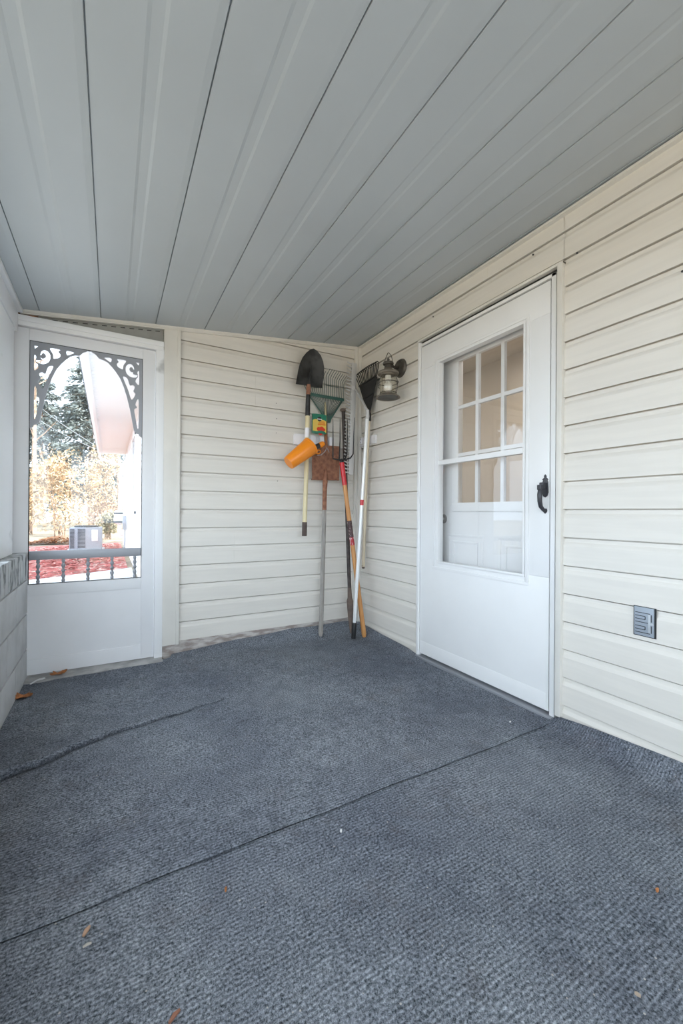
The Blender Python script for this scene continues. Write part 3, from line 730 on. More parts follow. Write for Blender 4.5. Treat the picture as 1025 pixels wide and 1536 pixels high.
# rusty flat spade standing on its handle
sp = thing('flat_spade', 'flat-blade spade with a rusty blade standing upside down against the end wall', 'spade', (1.40, 2.80, .02))
def ysp(z): return 2.800 + .045*(z-.02)/1.45
def P_sp(x, y, dy=0):
    q = atY(x, y, 2.82)
    for _ in range(3): q = atY(x, y, ysp(q.z)+dy)
    return q
m = MB()
A = [P_sp(467.5, 666.5), P_sp(510.4, 669.7), P_sp(508.2, 720.2), P_sp(468, 719.4)]
nx, nz = 10, 8
for off in (0, .003):
    g = []
    for j in range(nz+1):
        row = []
        for i in range(nx+1):
            u, v = i/nx, j/nz
            q = lerp(lerp(A[0], A[1], u), lerp(A[3], A[2], u), v)
            dish_ = .012*(1-(2*u-1)**2)*(.4+.6*v)
            row.append(m.bm.verts.new((q.x, q.y+off+dish_-.006, q.z)))
        g.append(row)
    for j in range(nz):
        for i in range(nx): m.bm.faces.new((g[j][i], g[j][i+1], g[j+1][i+1], g[j+1][i]))
    if off == 0: g0 = g
for j in range(nz):
    for i_ in (0, nx): m.bm.faces.new((g0[j][i_], g0[j+1][i_], g[j+1][i_], g[j][i_]))
for i in range(nx):
    for j_ in (0, nz): m.bm.faces.new((g0[j_][i], g0[j_][i+1], g[j_][i+1], g[j_][i]))
m.build('blade', RUST, sp)
m = MB(); m.tube([P_sp(489, 700), P_sp(488.3, 712, -.004), P_sp(488, 722, -.006), P_sp(487.5, 735, -.006), P_sp(486.8, 765, -.005)], [.004, .014, .020, .017, .0165], 14); m.build('socket', RUST, sp)
m = MB(); m.bar(P_sp(467.5, 719), P_sp(508.5, 720), .012, .008); m.build('tread', RUST, sp, bevel=.002)
m = MB(); m.tube([P_sp(486.8, 762, -.004), P_sp(485, 830, -.004), P_sp(483, 900, -.003), P_sp(481.7, 935), atZ(481.3, 950, .032), atZ(481.2, 953, .024)], [.0155, .0165, .0165, .0175, .0185, .012], 14); m.build('handle', WOODG, sp)

# digging bar
db = thing('digging_bar', 'dark iron digging bar with a round tamping head at the top', 'digging bar', (1.66, 2.80, .02))
t_ = atY(515.3, 614.5, 2.858); b_ = atZ(526.8, 950, .012)
def bl(y): # point on the bar by picture height
    s = (y-614.5)/(950-614.5); 
    return lerp(t_, b_, s)
tz = t_.z; bz = b_.z
def bz_(k): return lerp(t_, b_, k)
m = MB(); m.lathe([(0, .008), (.024, .006), (.027, -.002), (.024, -.010), (.012, -.016), (.0, -.018)], t_, (b_-t_)*-1, 20); m.build('tamping_head', RUSTD, db)
m = MB(); m.tube([bz_(.004), bz_(.2), bz_(.5), bz_(.845)], [.0145, .0145, .0145, .015], 12); m.build('shaft', mat('dark_iron_bar', (.075, .06, .055), .6, metal=.3, var=.3, vscale=20), db)
m = MB(); m.tube([bz_(.80), bz_(.845), bz_(.858), bz_(.90), bz_(.96), bz_(.999)], [.0152, .018, .0265, .023, .016, .007], 12); m.build('chisel_point', RUSTD, db)

# aluminium landscape rake
YL = 2.788
ar = thing('landscape_rake', 'wide white aluminium rake with its long toothed head upright in the corner', 'rake', (1.60, 2.62, .0))
hd0, hd1 = atY(531.2, 545, YL), atY(526, 712, YL-.0)
m = MB(); m.bar(hd0, hd1, .044, .020, (0, 1, 0)); m.build('head_bar', ALUR, ar, bevel=.003)
NTH = 33
for i in range(NTH):
    t = (i+.4)/NTH; p = lerp(hd0, hd1, t) + Vector((-.016, -.004, 0))
    mt = MB(); L = .050 + (.004 if i % 2 else 0)
    mt.tube([p, p+Vector((-L*.55, -.004, .0)), p+Vector((-L, -.006, .007))], [.0058, .0056, .0044], 6); mt.build('tooth', ALUR, ar)
rp = atY(531, 582, YL-.004); fe = atX(551.6, 619, 1.672)
m = MB(); m.tube([rp+Vector((0, 0, .012)), rp+Vector((0, 0, -.012))], .0195, 14); m.build('clamp', ALUR, ar)
m = MB(); m.bar(rp+Vector((.010, -.012, -.004)), fe+Vector((-.006, .0, .02)), .017, .010); m.build('brace', ALUR, ar, bevel=.001)
gp = atZ(530.3, 957.5, .012); gp_top = lerp(fe, gp, .945)
m = MB(); m.tube([fe+Vector((0, 0, .02)), fe+Vector((0, 0, -.03)), fe + (gp-fe)*.03], [.012, .0145, .0145], 12); m.build('ferrule', ALUR, ar)
m = MB(); m.tube([lerp(fe, gp, .01), gp_top], .0130, 14); m.build('pole', ALUW, ar)
m = MB(); s0, s1 = lerp(fe, gp, .388), lerp(fe, gp, .412); m.tube([s0, s1], .0136, 14); m.build('sticker', RED, ar, label='small red sticker')
m = MB(); m.tube([lerp(fe, gp, .93), gp], .0168, 14); m.build('grip', BLACKP, ar, bevel=.002)

# digging fork
fk = thing('garden_fork', 'four-tined fork with a red socket and a varnished ash handle leaning in the corner', 'fork', (1.66, 2.63, .0))
YF = 2.735
fb = atZ(546.8, 955.5, .007); ft = atY(513, 694, YF)
fdir = (ft-fb).normalized()
m = MB()
h0 = [atY(499.8, 690, YF), atY(510.2, 690, YF), atY(521, 688, YF), atY(530.3, 681, YF)]
tips = [atY(499.8, 628, YF+.002), atY(510.2, 629, YF+.002), atY(521.5, 629, YF+.002), atY(531.7, 626.5, YF+.002)]
for i in range(4):
    c0 = atY(513, 691, YF)
    base = atY((499.8, 508.8, 517, 526)[i], (688, 690, 689.5, 687)[i], YF)
    sh_ = {0: [c0, base, atY(499.6, 683, YF), atY(499.8, 660, YF-.006), tips[0]], 1: [c0, base, atY(509.4, 682, YF), atY(510.3, 660, YF-.006), tips[1]],
           2: [c0, base, atY(520.5, 682, YF), atY(521.3, 660, YF-.006), tips[2]], 3: [c0, base, atY(530, 681, YF), atY(530.6, 662, YF-.006), tips[3]]}[i]
    mt = MB(); mt.tube(sh_, [.006, .006, .0052, .0045, .0018], 8); mt.build('tine', STEEL, fk)
m = MB(); m.tube([ft+fdir*.03, ft+fdir*.005, ft-fdir*.01], [.008, .014, .017], 12); m.build('neck', STEEL, fk)
r1_ = atY(519.4, 729, YF-.012)
def fkp(t): return lerp(ft, fb, t)
m = MB(); m.tube([fkp(0), fkp(.13)], [.0185, .0178], 16); m.build('socket', RED, fk)
m = MB(); m.tube([fkp(.12), fkp(.25), fkp(.45), fkp(.75), fkp(.92), fkp(.985), fkp(1)], [.0165, .0165, .017, .0172, .0178, .0185, .012], 14); m.build('handle', WOODO, fk)
m = MB(); m.tube([fkp(.335), fkp(.43)], .0177, 16); m.build('label_sleeve', DLABEL, fk, label='dark printed paper label')
m = MB(); m.tube([fkp(.43), fkp(.475)], .0177, 16); m.build('label_sleeve', REDL, fk, label='red printed paper label')

# black leaf rake hung on the house wall
bk = thing('black_leaf_rake', 'black plastic leaf rake with a pale wooden handle hanging on the house wall', 'rake', (1.745, 2.63, .52))
XK = 1.742
fer = atX(554, 620, XK-.006)
kl0, kl1 = atX(536.5, 568, XK), atX(571, 545, XK-.004)
NB = 15
for i in range(NB):
    t = i/(NB-1); tp = lerp(kl0, kl1, t) + Vector((0, 0, .012*math.sin(PI*t)))
    st = fer + Vector((0, (t-.5)*.03, .012))
    d_ = (tp-st)
    p = [st, st+d_*.5+Vector((-.004, 0, 0)), st+d_*.9+Vector((-.010, 0, 0)), tp+Vector((-.014, 0, .004)), tp+Vector((-.030, 0, .010)), tp+Vector((-.044, 0, -.002)), tp+Vector((-.050, 0, -.018))]
    mt = MB(); mt.tube(p, [.0030, .0036, .0038, .0038, .0038, .0036, .0026], 6); mt.build('tine', BLACKP, bk)
m = MB()
f0 = [fer+Vector((.002, .016, .0)), fer+Vector((.002, -.016, .0))]
e0, e1 = lerp(fer, kl0, .74), lerp(fer, kl1, .74)
m.hexa([f0[0], f0[1], e1, e0, f0[0]+Vector((-.006, 0, 0)), f0[1]+Vector((-.006, 0, 0)), e1+Vector((-.010, 0, 0)), e0+Vector((-.010, 0, 0))]); m.build('web', BLACKP, bk)
for s in (.76, .40):
    e0, e1 = lerp(fer, kl0, s), lerp(fer, kl1, s); m = MB(); m.bar(e0+Vector((-.012, 0, 0)), e1+Vector((-.012, 0, 0)), .008, .012); m.build('cross_rib', BLACKP, bk, bevel=.001)
m = MB(); m.tube([fer+Vector((-.004, 0, .03)), fer, fer+Vector((0, .0, -.06))], [.008, .015, .015], 10); m.build('ferrule', BLACKP, bk)
m = MB(); m.tube([fer+Vector((0, 0, -.03)), atX(549.2, 730, XK-.002), atX(545.2, 850, XK)], .0125, 12); m.build('handle', WOODP, bk)
m = MB(); m.tube([atX(545.2, 848, XK), atX(545.1, 852.5, XK)], [.013, .011], 12); m.build('end_cap', RUSTD, bk)

# lantern
XL = 1.645
lc = atX(582.5, 575, XL)
ln = thing('wall_lantern', 'bronze ship-style lantern wall light with a glass globe', 'wall lamp', (XL, lc.y, lc.z-.1))
zb_, zt = lc.z-.098, lc.z
cx0, cy0 = lc.x, lc.y
def Z(py): return atX(582.5, py, XL).z
pc = Vector((XR-PO, atX(601.5, 552.5, XR-PO).y, atX(601.5, 552.5, XR-PO).z))
m = MB(); m.lathe([(0, .022), (.018, .022), (.026, .016), (.045, .014), (.050, .020), (.057, .018), (.064, .006), (.066, 0)], pc, (-1, 0, 0), 36); m.build('back_plate', BRONZE, ln)
m = MB(); zc = Z(546); m.tube([pc+Vector((-.018, 0, 0)), pc+Vector((-.05, -.003, -.006)), Vector((cx0+.05, lerp(pc, lc, .6).y, zc-.004)), Vector((cx0+.02, cy0, zc))], [.012, .010, .009, .010], 12); m.build('arm', BRONZE, ln)
m = MB(); m.lathe([(.0, Z(552.5)), (.027, Z(552.5)), (.036, Z(555)), (.071, Z(558.5)), (.0745, Z(560.5)), (.070, Z(562)), (.048, Z(561)), (.046, Z(563.5)), (.0, Z(563.5))], (cx0, cy0, 0), n=36); m.build('cap', BRONZEL, ln)
m = MB(); m.lathe([(0, Z(553)), (.028, Z(553)), (.025, Z(548)), (.036, Z(547.2)), (.038, Z(545.5)), (.034, Z(543.5)), (.022, Z(542.5)), (0, Z(541.5))], (cx0, cy0, 0), n=28); m.build('vent_collar', BRONZE, ln)
m = MB(); m.lathe([(0, Z(542)), (.004, Z(542)), (.004, Z(540.8)), (.0, Z(540.8))], (cx0, cy0, 0), n=12); m.sphere((cx0, cy0, Z(539.4)), .0095, 8); m.build('finial', BRONZE, ln)
m = MB(); hh = [(-.034, 546), (-.030, 541), (-.020, 535.5), (-.006, 530.2), (.0, 529.2), (.008, 530.5), (.024, 535), (.032, 541), (.034, 546)]
dirh = Vector((.35, -.94, 0)).normalized()
m.tube([Vector((cx0, cy0, Z(py))) + dirh*u for u, py in hh], .0026, 8); m.build('carry_loop', BRONZE, ln)
m = MB(); m.lathe([(.046, Z(562.5)), (.056, Z(567)), (.061, Z(574)), (.062, Z(579)), (.058, Z(586)), (.052, Z(591)), (.050, Z(591)), (.056, Z(585.5)), (.060, Z(579)), (.059, Z(574)), (.054, Z(567.5)), (.044, Z(563))], (cx0, cy0, 0), n=36); m.build('glass_globe', LGLASS, ln)
m = MB()
def hoop(py, r, th=.0028):
    m.tube([(cx0+r*math.cos(2*PI*k/32), cy0+r*math.sin(2*PI*k/32), Z(py)) for k in range(33)], th, 6, cap=False)
hoop(574.5, .064); hoop(590, .056)
for k in range(3):
    a_ = math.radians(75+120*k); m.tube([(cx0+r*math.cos(a_), cy0+r*math.sin(a_), Z(py)) for r, py in ((.052, 563), (.062, 570), (.0655, 577), (.062, 585), (.056, 591))], .0016, 6)
m.build('wire_guard', BRONZE, ln)
for s in (-1, 1):
    m = MB(); q = Vector((cx0, cy0, Z(577))) + dirh*s*.068
    m.tube([q+Vector((0, 0, .012)), q+dirh*s*.014+Vector((0, 0, .008)), q+dirh*s*.012+Vector((0, 0, -.004)), q+Vector((0, 0, -.014))], .0028, 8)
    m.build('clasp', BRONZE, ln)
m = MB(); m.lathe([(.0, Z(591.5)), (.055, Z(591.5)), (.060, Z(592.6)), (.081, Z(595.6)), (.0835, Z(596.8)), (.079, Z(597.2)), (.060, Z(595)), (.0, Z(595))], (cx0, cy0, 0), n=36); lb = m.build('base', BRONZEL, ln)
m = MB(); m.lathe([(0, Z(596.4)), (.070, Z(596.4)), (.070, Z(595.4)), (0, Z(595.4))], (cx0, cy0, 0), n=32); m.build('hollow_shade_disc', STEEL, lb, label='dark disc painted as the shade inside the hollow base')  # blackened disc puts the shade of the hollow base into the colour
m = MB(); m.lathe([(0, Z(562)), (.020, Z(562)), (.022, Z(571)), (.018, Z(572)), (0, Z(572))], (cx0, cy0, 0), n=20); m.build('lamp_socket', BULB, ln)
m = MB(); m.lathe([(.012, Z(572)), (.026, Z(576)), (.030, Z(580)), (.026, Z(585)), (.014, Z(588)), (0, Z(588.5))], (cx0, cy0, 0), n=20); m.build('bulb', BULB, ln)

# ------------------------------------------------------------------ litter on the carpet
def leaf_shape(name, lab, c, size, mt_, rz, curl=.3, lobes=5, group=None):
    m = MB(); n = 40; pts = []
    for k in range(n):
        a_ = 2*PI*k/n; r = size*(.55 + .45*abs(math.sin(lobes*a_/2+.4)))*(1-.25*math.cos(a_))
        pts.append((r*math.cos(a_+rz), r*math.sin(a_+rz)*.75))
    for off in (0, .0012):
        cv = m.bm.verts.new((c[0], c[1], c[2]+off)); vs = []
        for x, y in pts:
            zz = curl*size*((x/size)**2*.8 + .35*math.sin(3*math.atan2(y, x)))
            vs.append(m.bm.verts.new((c[0]+x, c[1]+y, c[2]+max(0, zz)+off)))
        for k in range(n): m.bm.faces.new((cv, vs[k], vs[(k+1) % n]))
    return tag(m.build(name, mt_), lab, 'leaf', group)
leaf_shape('fallen_leaf', 'curled brown dry leaf on the carpet beside the knee wall', (-.385, 2.605, .006), .050, LEAFB, .5, .5)
leaf_shape('fallen_leaf', 'orange dry leaf on the threshold of the screen door', (-.265, 2.872, .008), .042, LEAFB, 1.9, .45)
m = MB(); m.ribbon([(-.38, 2.765), (-.355, 2.785), (-.335, 2.79), (-.32, 2.815)], [.010, .026, .024, .006], lambda u, v, w: (u, v, .006+w+.012*math.sin((u+.38)*40)**2), .002); tag(m.build('paper_scrap', LINT), 'white curled scrap lying at the foot of the screen door', 'scrap')
def chip(lab, px_, py_, L, w, ang, mt_, name='wood_chip', cat='wood chip', z=.012):
    c = atZ(px_, py_, z-.002); m = MB(); dx, dy = math.cos(ang)*L/2, math.sin(ang)*L/2
    m.ribbon([(c.x-dx, c.y-dy), (c.x, c.y+.1*L), (c.x+dx, c.y+dy)], [w*.5, w, w*.4], lambda u, v, ww: (u, v, z-.009+carpet_h(u, v)+ww+.0005), .004)
    tag(m.build(name, mt_), lab, cat)
chip('pale forked wood chip on the carpet just in front of the long seam', 130, 1392, .022, .009, 1.0, CHIP)
chip('small pale sliver on the carpet in front of the forked wood chip', 131, 1413, .016, .004, .1, mat('pale_sliver', (.5, .46, .4), .8))
chip('reddish bark flake on the carpet beside the lower left corner of the photo', 262, 1520, .024, .007, .55, mat('bark_flake', (.30, .13, .08), .8), 'bark_flake', 'bark flake')
chip('small brown leaf crumb on the near carpet below the electrical box', 987, 1332, .012, .007, .2, LEAFB, 'leaf_crumb', 'leaf crumb')
chip('tan crumb on the near carpet towards the right edge', 957, 1487, .010, .006, 2.0, mat('tan_crumb', (.45, .36, .27), .8), 'leaf_crumb', 'leaf crumb')
chip('white fleck on the carpet in front of the storm door', 766, 1082, .014, .008, .4, LINT, 'white_fleck', 'fleck', z=.013)
chip('white fleck on the far carpet, straight in front of the tool corner', 512, 1243, .009, .006, .9, LINT, 'white_fleck', 'fleck', z=.013)
chip('brown leaf crumb on the near carpet farther off than the forked wood chip', 339, 1331, .012, .006, 1.2, LEAFB, 'leaf_crumb', 'leaf crumb')
rng = random.Random(11)

# ------------------------------------------------------------------ outdoors
GZ = -.20
m = MB(); m.box(-60, 60, YB+.15, 120, GZ-.2, GZ-.02); m.box(-60, -.62, -40, YB+.15, GZ-.2, GZ-.02); m.box(-.62, 60, -40, YN-.02, GZ-.2, GZ-.02)
structure(m.build('ground', LAWN), 'pale winter lawn around the house', 'lawn')
m = MB()
m.hexa([(-4, 3.06, GZ-.05), (.36, 3.06, GZ-.05), (.36, 9.42, GZ-.05), (-4, 6.6, GZ-.05), (-4, 3.06, GZ), (.36, 3.06, GZ), (.36, 9.42, GZ), (-4, 6.6, GZ)])
structure(m.build('path', PATHM), 'pale concrete path outside the screen door', 'path')
m = MB()
m.hexa([(-4, 6.6, GZ-.05), (.29, 9.42, GZ-.05), (.29, 17.2, GZ-.05), (-4, 15.6, GZ-.05), (-4, 6.6, GZ-.003), (.29, 9.42, GZ-.003), (.29, 17.2, GZ-.003), (-4, 15.6, GZ-.003)])
def chips_on(mb, n, fx, size, rn):
    for _ in range(n):
        x, y, z = fx(rn); a_ = rn.uniform(0, PI); L = size*rn.uniform(.6, 1.5); w = size*rn.uniform(.15, .4)
        d1_ = Vector((math.cos(a_), math.sin(a_), rn.uniform(-.25, .25)))*L/2; d2_ = Vector((-math.sin(a_), math.cos(a_), rn.uniform(-.4, .4)))*w/2
        p = Vector((x, y, z)); mb.face([p-d1_-d2_, p+d1_-d2_, p+d1_+d2_, p-d1_+d2_])
def mul(rn):
    x = rn.uniform(-3.2, .22); y0_ = 6.6+(x+4)/4.36*2.82; y = rn.uniform(y0_, y0_+7); 
    if -1.2 < x < -.1 and 13.3 < y < 14.5: y -= 3.0
    return (x, y, GZ+.02+rn.uniform(0, .03))
chips_on(m, 2600, mul, .12, random.Random(3))
mo = m.build('mulch_bed', MULCH, smooth=False, recalc=False); tag(mo, 'bed of red wood mulch along the house wing', 'mulch', kind='stuff')
m = MB()
def pile(rn):
    x = rn.gauss(-1.9, .55); y = max(17.0, rn.gauss(17.4, .35)); return (x, y, GZ + max(0, .22*math.exp(-((x+1.7)/.6)**2)*rn.random())+.02)
chips_on(m, 900, pile, .13, random.Random(5))
tag(m.build('leaf_litter', LEAFB, smooth=False, recalc=False), 'drift of brown fallen leaves at the back of the mulch bed', 'leaves', kind='stuff')

# house wing: wall runs away from the porch, eave towards us
wing = thing('house_wing', 'white sided house wing with a deep white eave outside the screen door', 'house', (.34, 3.2, GZ))
def wx(y, x): return x + (y-15)*.006*-1 + 0  # the wing is a touch off square
m = MB()
YE0, YE1 = 3.35, 15.0
m.hexa([(wx(YE0, .385)-.03, YE0, GZ-.1), (3.4, YE0, GZ-.1), (3.4, YE1, GZ-.1), (wx(YE1, .385), YE1, GZ-.1), (wx(YE0, .385)-.03, YE0, 2.90), (3.4, YE0, 2.90), (3.4, YE1, 2.90), (wx(YE1, .385), YE1, 2.90)])
k = 0
z = GZ+.05
while z < 2.86:
    for (o0, o1, za, zb2) in ((.012, .002, z, z+.125),):
        xa, xb = wx(YE0, .385)-.03, wx(YE1, .385)
        m.hexa([(xa-o0, YE0, za), (xa+.01, YE0, za), (xb+.01, YE1, za), (xb-o0, YE1, za), (xa-o1, YE0, zb2), (xa+.01, YE0, zb2), (xb+.01, YE1, zb2), (xb-o1, YE1, zb2)])
    z += .127
m.build('wall', WINGW, wing, smooth=False)
m = MB(); 
m.hexa([(wx(YE0, -.30), YE0, 2.775), (3.4, YE0, 2.90), (3.4, YE1+.1, 2.90), (wx(YE1, -.30), YE1+.1, 2.775), (wx(YE0, -.30), YE0, 2.80), (3.4, YE0, 2.96), (3.4, YE1+.1, 2.96), (wx(YE1, -.30), YE1+.1, 2.80)])
yy = YE0
while yy < YE1:
    m.hexa([(wx(yy, -.29), yy, 2.770), (wx(yy, .38), yy, 2.862), (wx(yy, .38), yy+.012, 2.862), (wx(yy, -.29), yy+.012, 2.770), (wx(yy, -.29), yy, 2.79), (wx(yy, .38), yy, 2.88), (wx(yy, .38), yy+.012, 2.88), (wx(yy, -.29), yy+.012, 2.79)]); yy += .16
m.build('soffit', SOFFIT, wing, smooth=False)
m = MB(); m.hexa([(wx(YE0, -.42), YE0, 2.83), (3.4, YE0, 4.3), (3.4, YE1+.15, 4.3), (wx(YE1, -.42), YE1+.15, 2.83), (wx(YE0, -.42), YE0, 2.90), (3.4, YE0, 4.4), (3.4, YE1+.15, 4.4), (wx(YE1, -.42), YE1+.15, 2.90)])
m.build('roof', ROOFM, wing, smooth=False)
m = MB()
pf = [(-.30, 2.735), (-.345, 2.735), (-.375, 2.76), (-.385, 2.80), (-.41, 2.83), (-.41, 2.845), (-.30, 2.845)]
a = [m.bm.verts.new((wx(YE0, x), YE0, z)) for x, z in pf]; b = [m.bm.verts.new((wx(YE1, x), YE1+.12, z)) for x, z in pf]
for k in range(len(pf)): m.bm.faces.new((a[k], b[k], b[(k+1) % len(pf)], a[(k+1) % len(pf)]))
m.bm.faces.new(a); m.bm.faces.new(b[::-1]); m.build('gutter', WINGW, wing, smooth=False)
m = MB(); m.tube([(-.34, 15.05, 2.74), (-.34, 15.05, 2.66), (-.28, 15.05, 2.59), (.30, 15.02, 2.42), (.36, 15.02, 2.34), (.36, 15.02, GZ+.05)], .042, 8); m.build('downspout', WINGW, wing)
# narrow window in the wing wall
fw_ = MB(); xw = wx(9.5, .385)-.016
fw_.box(xw-.03, xw+.02, 8.7, 8.80, .9, 2.5); fw_.box(xw-.03, xw+.02, 9.7, 9.80, .9, 2.5); fw_.box(xw-.03, xw+.02, 8.7, 9.8, 2.42, 2.52); fw_.box(xw-.03, xw+.02, 8.7, 9.8, .85, .95)
wn = fw_.build('window', WINGW, wing); 
m = MB(); m.box(xw-.010, xw-.004, 8.8, 9.7, .95, 2.42); m.build('pane', mat('wing_window_glass', (.3, .34, .38), .1), wn)

# electric meter, its conduit and a disconnect box
em = thing('electric_meter', 'round white electric meter with a conduit on the far corner of the house wing', 'electric meter', (.22, 15.1, .8))
mc_ = atY(179.5, 776, 15.42)
m = MB(); m.lathe([(0, .24), (.12, .23), (.155, .20), (.16, .02), (.17, .0), (.17, -.16), (.12, -.22), (0, -.23)], mc_, (0, 0, 1), 20); m.build('meter_body', WINGW, em)
m = MB(); m.lathe([(.165, .16), (.172, .16), (.172, .11), (.165, .11)], mc_, (0, 0, 1), 20); m.build('ring', ACD, em); m = MB(); m.lathe([(.172, -.12), (.176, -.12), (.176, -.18), (.168, -.18)], mc_, (0, 0, 1), 20); m.build('ring', ACD, em)
m = MB(); m.tube([mc_+Vector((0, 0, .22)), mc_+Vector((.02, 0, 1.2)), mc_+Vector((.06, 0, 1.8))], .05, 10); m.tube([mc_+Vector((0, 0, -.2)), mc_+Vector((0, 0, -.4)), mc_+Vector((.06, 0, -.55)), mc_+Vector((.14, .0, -.6))], .06, 10); m.build('conduit', WINGW, em)
eb = thing('disconnect_box', 'small grey disconnect box with a cable on the wing wall beside the meter', 'electrical box', (.36, 14.2, .6))
m = MB(); xb_ = wx(13.2, .385)-.030; m.box(xb_-.09, xb_-.001, 13.3, 13.65, .42, .82); m.build('box', ACM, eb, bevel=.01)
m = MB(); m.tube([(xb_-.03, 13.4, .42), (xb_-.03, 13.3, .1), (xb_-.05, 13.2, -.08), (xb_-.10, 13.15, GZ+.07)], .016, 8); m.build('cable', ACM, eb)

# air conditioner
ac = thing('air_conditioner', 'grey outdoor air conditioning unit on the mulch', 'air conditioner', (-.63, 13.8, GZ))
A0, A1 = -1.02, -.24; zt_ = .485
m = MB(); m.box(A0, A1, 13.5, 14.26, GZ+.06, zt_); m.build('cabinet', ACM, ac, bevel=.02)
m = MB(); m.box(A0-.06, A1+.06, 13.42, 14.34, GZ, GZ+.062); m.build('pad', PATHM, ac, bevel=.01)
m = MB()
for c0, c1 in ((A0+.02, A0+.12), (A0+.20, A0+.38)):
    for k in range(15): zz = GZ+.12+k*.036; m.box(c0, c1, 13.488, 13.502, zz, zz+.016)
m.build('louvre', ACD, ac)
m = MB(); m.box(A1-.25, A1-.10, 13.486, 13.502, .10, .42); m.build('data_plate', PRINTW, ac, bevel=.002)
m = MB(); m.lathe([(.30, 0), (.30, .03), (.26, .045), (0, .05)], ((A0+A1)/2, 13.88, zt_), n=28); m.build('fan_guard', ACD, ac)

# plants
def cards(mb, n, fpos, smin, smax, rn, flat=False):
    for _ in range(n):
        p = fpos(rn)
        if p is None: continue
        s = rn.uniform(smin, smax)
        a_ = Vector((rn.gauss(0, 1), rn.gauss(0, 1), rn.gauss(0, 1))).normalized()
        b2 = a_.cross(Vector((rn.gauss(0, 1), rn.gauss(0, 1), rn.gauss(0, 1)))).normalized()
        mb.face([p-a_*s, p-b2*s*.45, p+a_*s, p+b2*s*.45])
def shrub(name, lab, c, rx, ry, h, mt_, seed, n=3200, cat='shrub', group=None, stems=9):
    rn = random.Random(seed); t = thing(name, lab, cat, (c[0], c[1], GZ), group)
    blobs = [(rn.uniform(-.6, .6)*rx, rn.uniform(-.6, .6)*ry, rn.uniform(.25, .85)*h, rn.uniform(.3, .55)) for _ in range(16)]
    m = MB()
    def f(rn):
        bx_, by_, bz2, br = rn.choice(blobs); d_ = Vector((rn.gauss(0, 1), rn.gauss(0, 1), rn.gauss(0, 1))).normalized()*(br*rn.random()**.4)
        return Vector((c[0]+bx_+d_.x*rx, c[1]+by_+d_.y*ry, GZ+max(.25, bz2+d_.z*h*.55)))
    cards(m, n, f, .045, .10, rn); m.build('foliage', mt_, t, smooth=False, recalc=False)
    m = MB()
    for k in range(stems):
        bb = rn.choice(blobs); m.tube([(c[0]+rn.uniform(-.2, .2), c[1]+rn.uniform(-.2, .2), GZ-.03), (c[0]+bb[0]*.5, c[1]+bb[1]*.5, GZ+bb[2]*.5), (c[0]+bb[0], c[1]+bb[1], GZ+bb[2])], [.03, .02, .008], 5)
    m.build('stems', BARK, t)
    return t
shrub('golden_shrub', 'golden autumn shrub behind the air conditioning unit', (-2.0, 22.2), 1.3, 1.0, 3.6, GOLD, 21, 3600)
shrub('golden_shrub', 'tall pale golden shrub, rightmost of the autumn shrubs', (-.55, 27.5), 1.15, 1.0, 4.8, GOLD, 22, 3600)
shrub('golden_shrub', 'golden shrub at the left edge of the screen door view', (-3.55, 24.9), 1.1, .9, 3.2, GOLD, 23, 2600)
shrub('olive_shrub', 'low olive-green shrub between the unit and the meter', (-.1, 19.6), .55, .6, 1.1, OLIVE, 24, 1400)
def conifer(lab, c, h, w, seed, n_br=120, z0=2.2):
    rn = random.Random(seed); t = thing('conifer_tree', lab, 'tree', (c[0], c[1], GZ)); m = MB()
    br = []
    for k in range(n_br):
        f = rn.random()**.9; z = GZ + z0 + (h-z0)*f; L = w*(1-f)**.75*rn.uniform(.6, 1.1)+.3; a_ = rn.uniform(0, 2*PI)
        p0 = Vector((c[0], c[1], z)); p1 = p0 + Vector((math.cos(a_)*L, math.sin(a_)*L, -.12*L+rn.uniform(-.2, .3))); br.append((p0, p1))
        for q in range(95):
            s = rn.uniform(.15, 1.05); p = lerp(p0, p1, s) + Vector((rn.gauss(0, .16), rn.gauss(0, .16), rn.gauss(-.08, .12)))
            d_ = ((p1-p0).normalized() + Vector((rn.gauss(0, .6), rn.gauss(0, .6), rn.gauss(-.3, .4)))).normalized(); sd = d_.cross(Vector((rn.gauss(0, 1), rn.gauss(0, 1), rn.gauss(0, 1)))).normalized()
            sz = rn.uniform(.22, .46); m.face([p, p+d_*sz*.5+sd*.065, p+d_*sz, p+d_*sz*.5-sd*.065])
    m.build('foliage', CONIF, t, smooth=False, recalc=False)
    m = MB(); m.tube([(c[0], c[1], GZ-.05), (c[0], c[1], GZ+h*.5), (c[0], c[1], GZ+h*.97)], [.24, .15, .03], 8); m.build('trunk', BARK, t)
    m = MB()
    for p0, p1 in br: m.tube([p0, p1], [.03, .008], 4)
    m.build('branch', BARK, t)
conifer('tall blue-green conifer beyond the shrubs, in front of the others', (-1.3, 34), 12.2, 3.3, 31, 150)
conifer('blue-green conifer behind the eave of the house wing', (3.4, 45), 14, 3.6, 33, 110, 1.5)
def bare_tree(lab, c, h, r, seed, lean=0):
    rn = random.Random(seed); t = thing('bare_tree', lab, 'tree', (c[0], c[1], GZ)); m = MB()
    m.tube([(c[0], c[1], GZ-.05), (c[0]+lean*.4, c[1], GZ+h*.5), (c[0]+lean, c[1], GZ+h)], [r, r*.75, r*.35], 8); m.build('trunk', BARK, t)
    m = MB()
    for k in range(14):
        f = rn.uniform(.45, .98); a_ = rn.uniform(0, 2*PI); L = rn.uniform(.6, 1.6); p = Vector((c[0]+lean*f, c[1], GZ+h*f))
        m.tube([p, p+Vector((math.cos(a_)*L*.5, math.sin(a_)*L*.5, .4*L)), p+Vector((math.cos(a_)*L, math.sin(a_)*L, .9*L))], [r*.3, r*.18, r*.05], 5)
    m.build('branch', BARK, t)
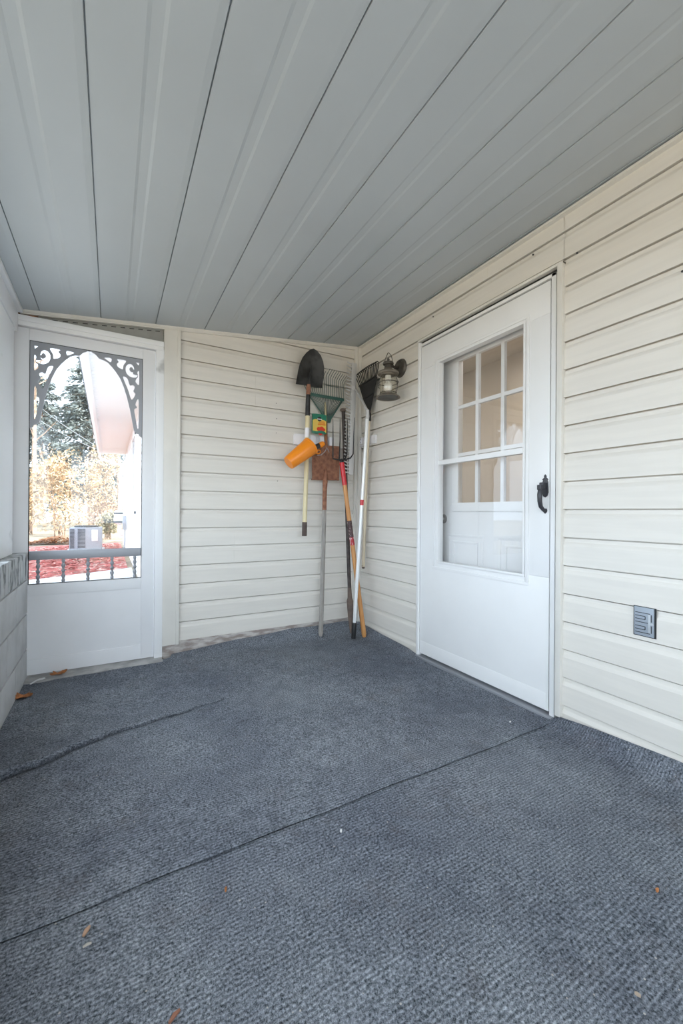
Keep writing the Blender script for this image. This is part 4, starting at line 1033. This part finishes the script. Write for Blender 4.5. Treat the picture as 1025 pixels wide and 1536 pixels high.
conifer('bushy blue-green conifer behind the golden shrubs at the left of the screen door view', (-5.4, 44), 12.5, 4.2, 35, 150, 1.2)
bare_tree('pale bare tree trunk at the left edge of the screen door view', (-3.95, 29.5), 10, .16, 41)
bare_tree('leaning brown tree trunk beside the far corner of the house wing', (.62, 30.2), 7, .24, 42, -.5)
# far house
fh = thing('far_house', 'distant brown brick house with a slate blue roof between the trees', 'house', (-.4, 52, GZ))
m = MB(); m.box(-1.7, 6, 52, 58, GZ-.05, 2.5); m.build('wall', BRICKM, fh)
m = MB(); m.hexa([(-2.1, 51.6, 2.45), (6.4, 51.6, 2.45), (6.4, 58.4, 2.45), (-2.1, 58.4, 2.45), (-.2, 54.5, 4.3), (5, 54.5, 4.3), (5, 55.5, 4.3), (-.2, 55.5, 4.3)]); m.build('roof', ROOFM, fh)
# overhead wires to the eave
for lab, pa, pb in (('upper overhead wire running to the eave of the house wing', (-5.2, 30, 8.9), (-.50, 14.6, 2.98)), ('lower overhead wire crossing in front of the conifer', (-5.2, 30, 7.8), (-.50, 14.9, 2.90))):
    m = MB(); pa, pb = Vector(pa), Vector(pb); m.tube([lerp(pa, pb, k/12) - Vector((0, 0, .35*math.sin(PI*k/12))) for k in range(13)], .007, 6)
    tag(m.build('overhead_wire', WIREM), lab, 'wire')

# ------------------------------------------------------------------ light
sc = bpy.context.scene
w = bpy.data.worlds.new('sky'); sc.world = w; w.use_nodes = True; nt = w.node_tree
bg = nt.nodes['Background']; bg.inputs[0].default_value = (0.745, 0.87, 1.0, 1); bg.inputs[1].default_value = 1.0
su = bpy.data.lights.new('sun', 'SUN'); su.energy = 2.4; su.angle = math.radians(4); su.color = (1, .93, .82)
so = bpy.data.objects.new('sun', su); C.objects.link(so)
dirn = Vector((-.50, .60, -.62)).normalized(); so.rotation_euler = dirn.to_track_quat('-Z', 'Y').to_euler()
sc.view_settings.view_transform = 'Standard'; sc.view_settings.look = 'None'; sc.view_settings.gamma = 1.0
sc.view_settings.use_curve_mapping = False
sc.view_settings.exposure = 2.42
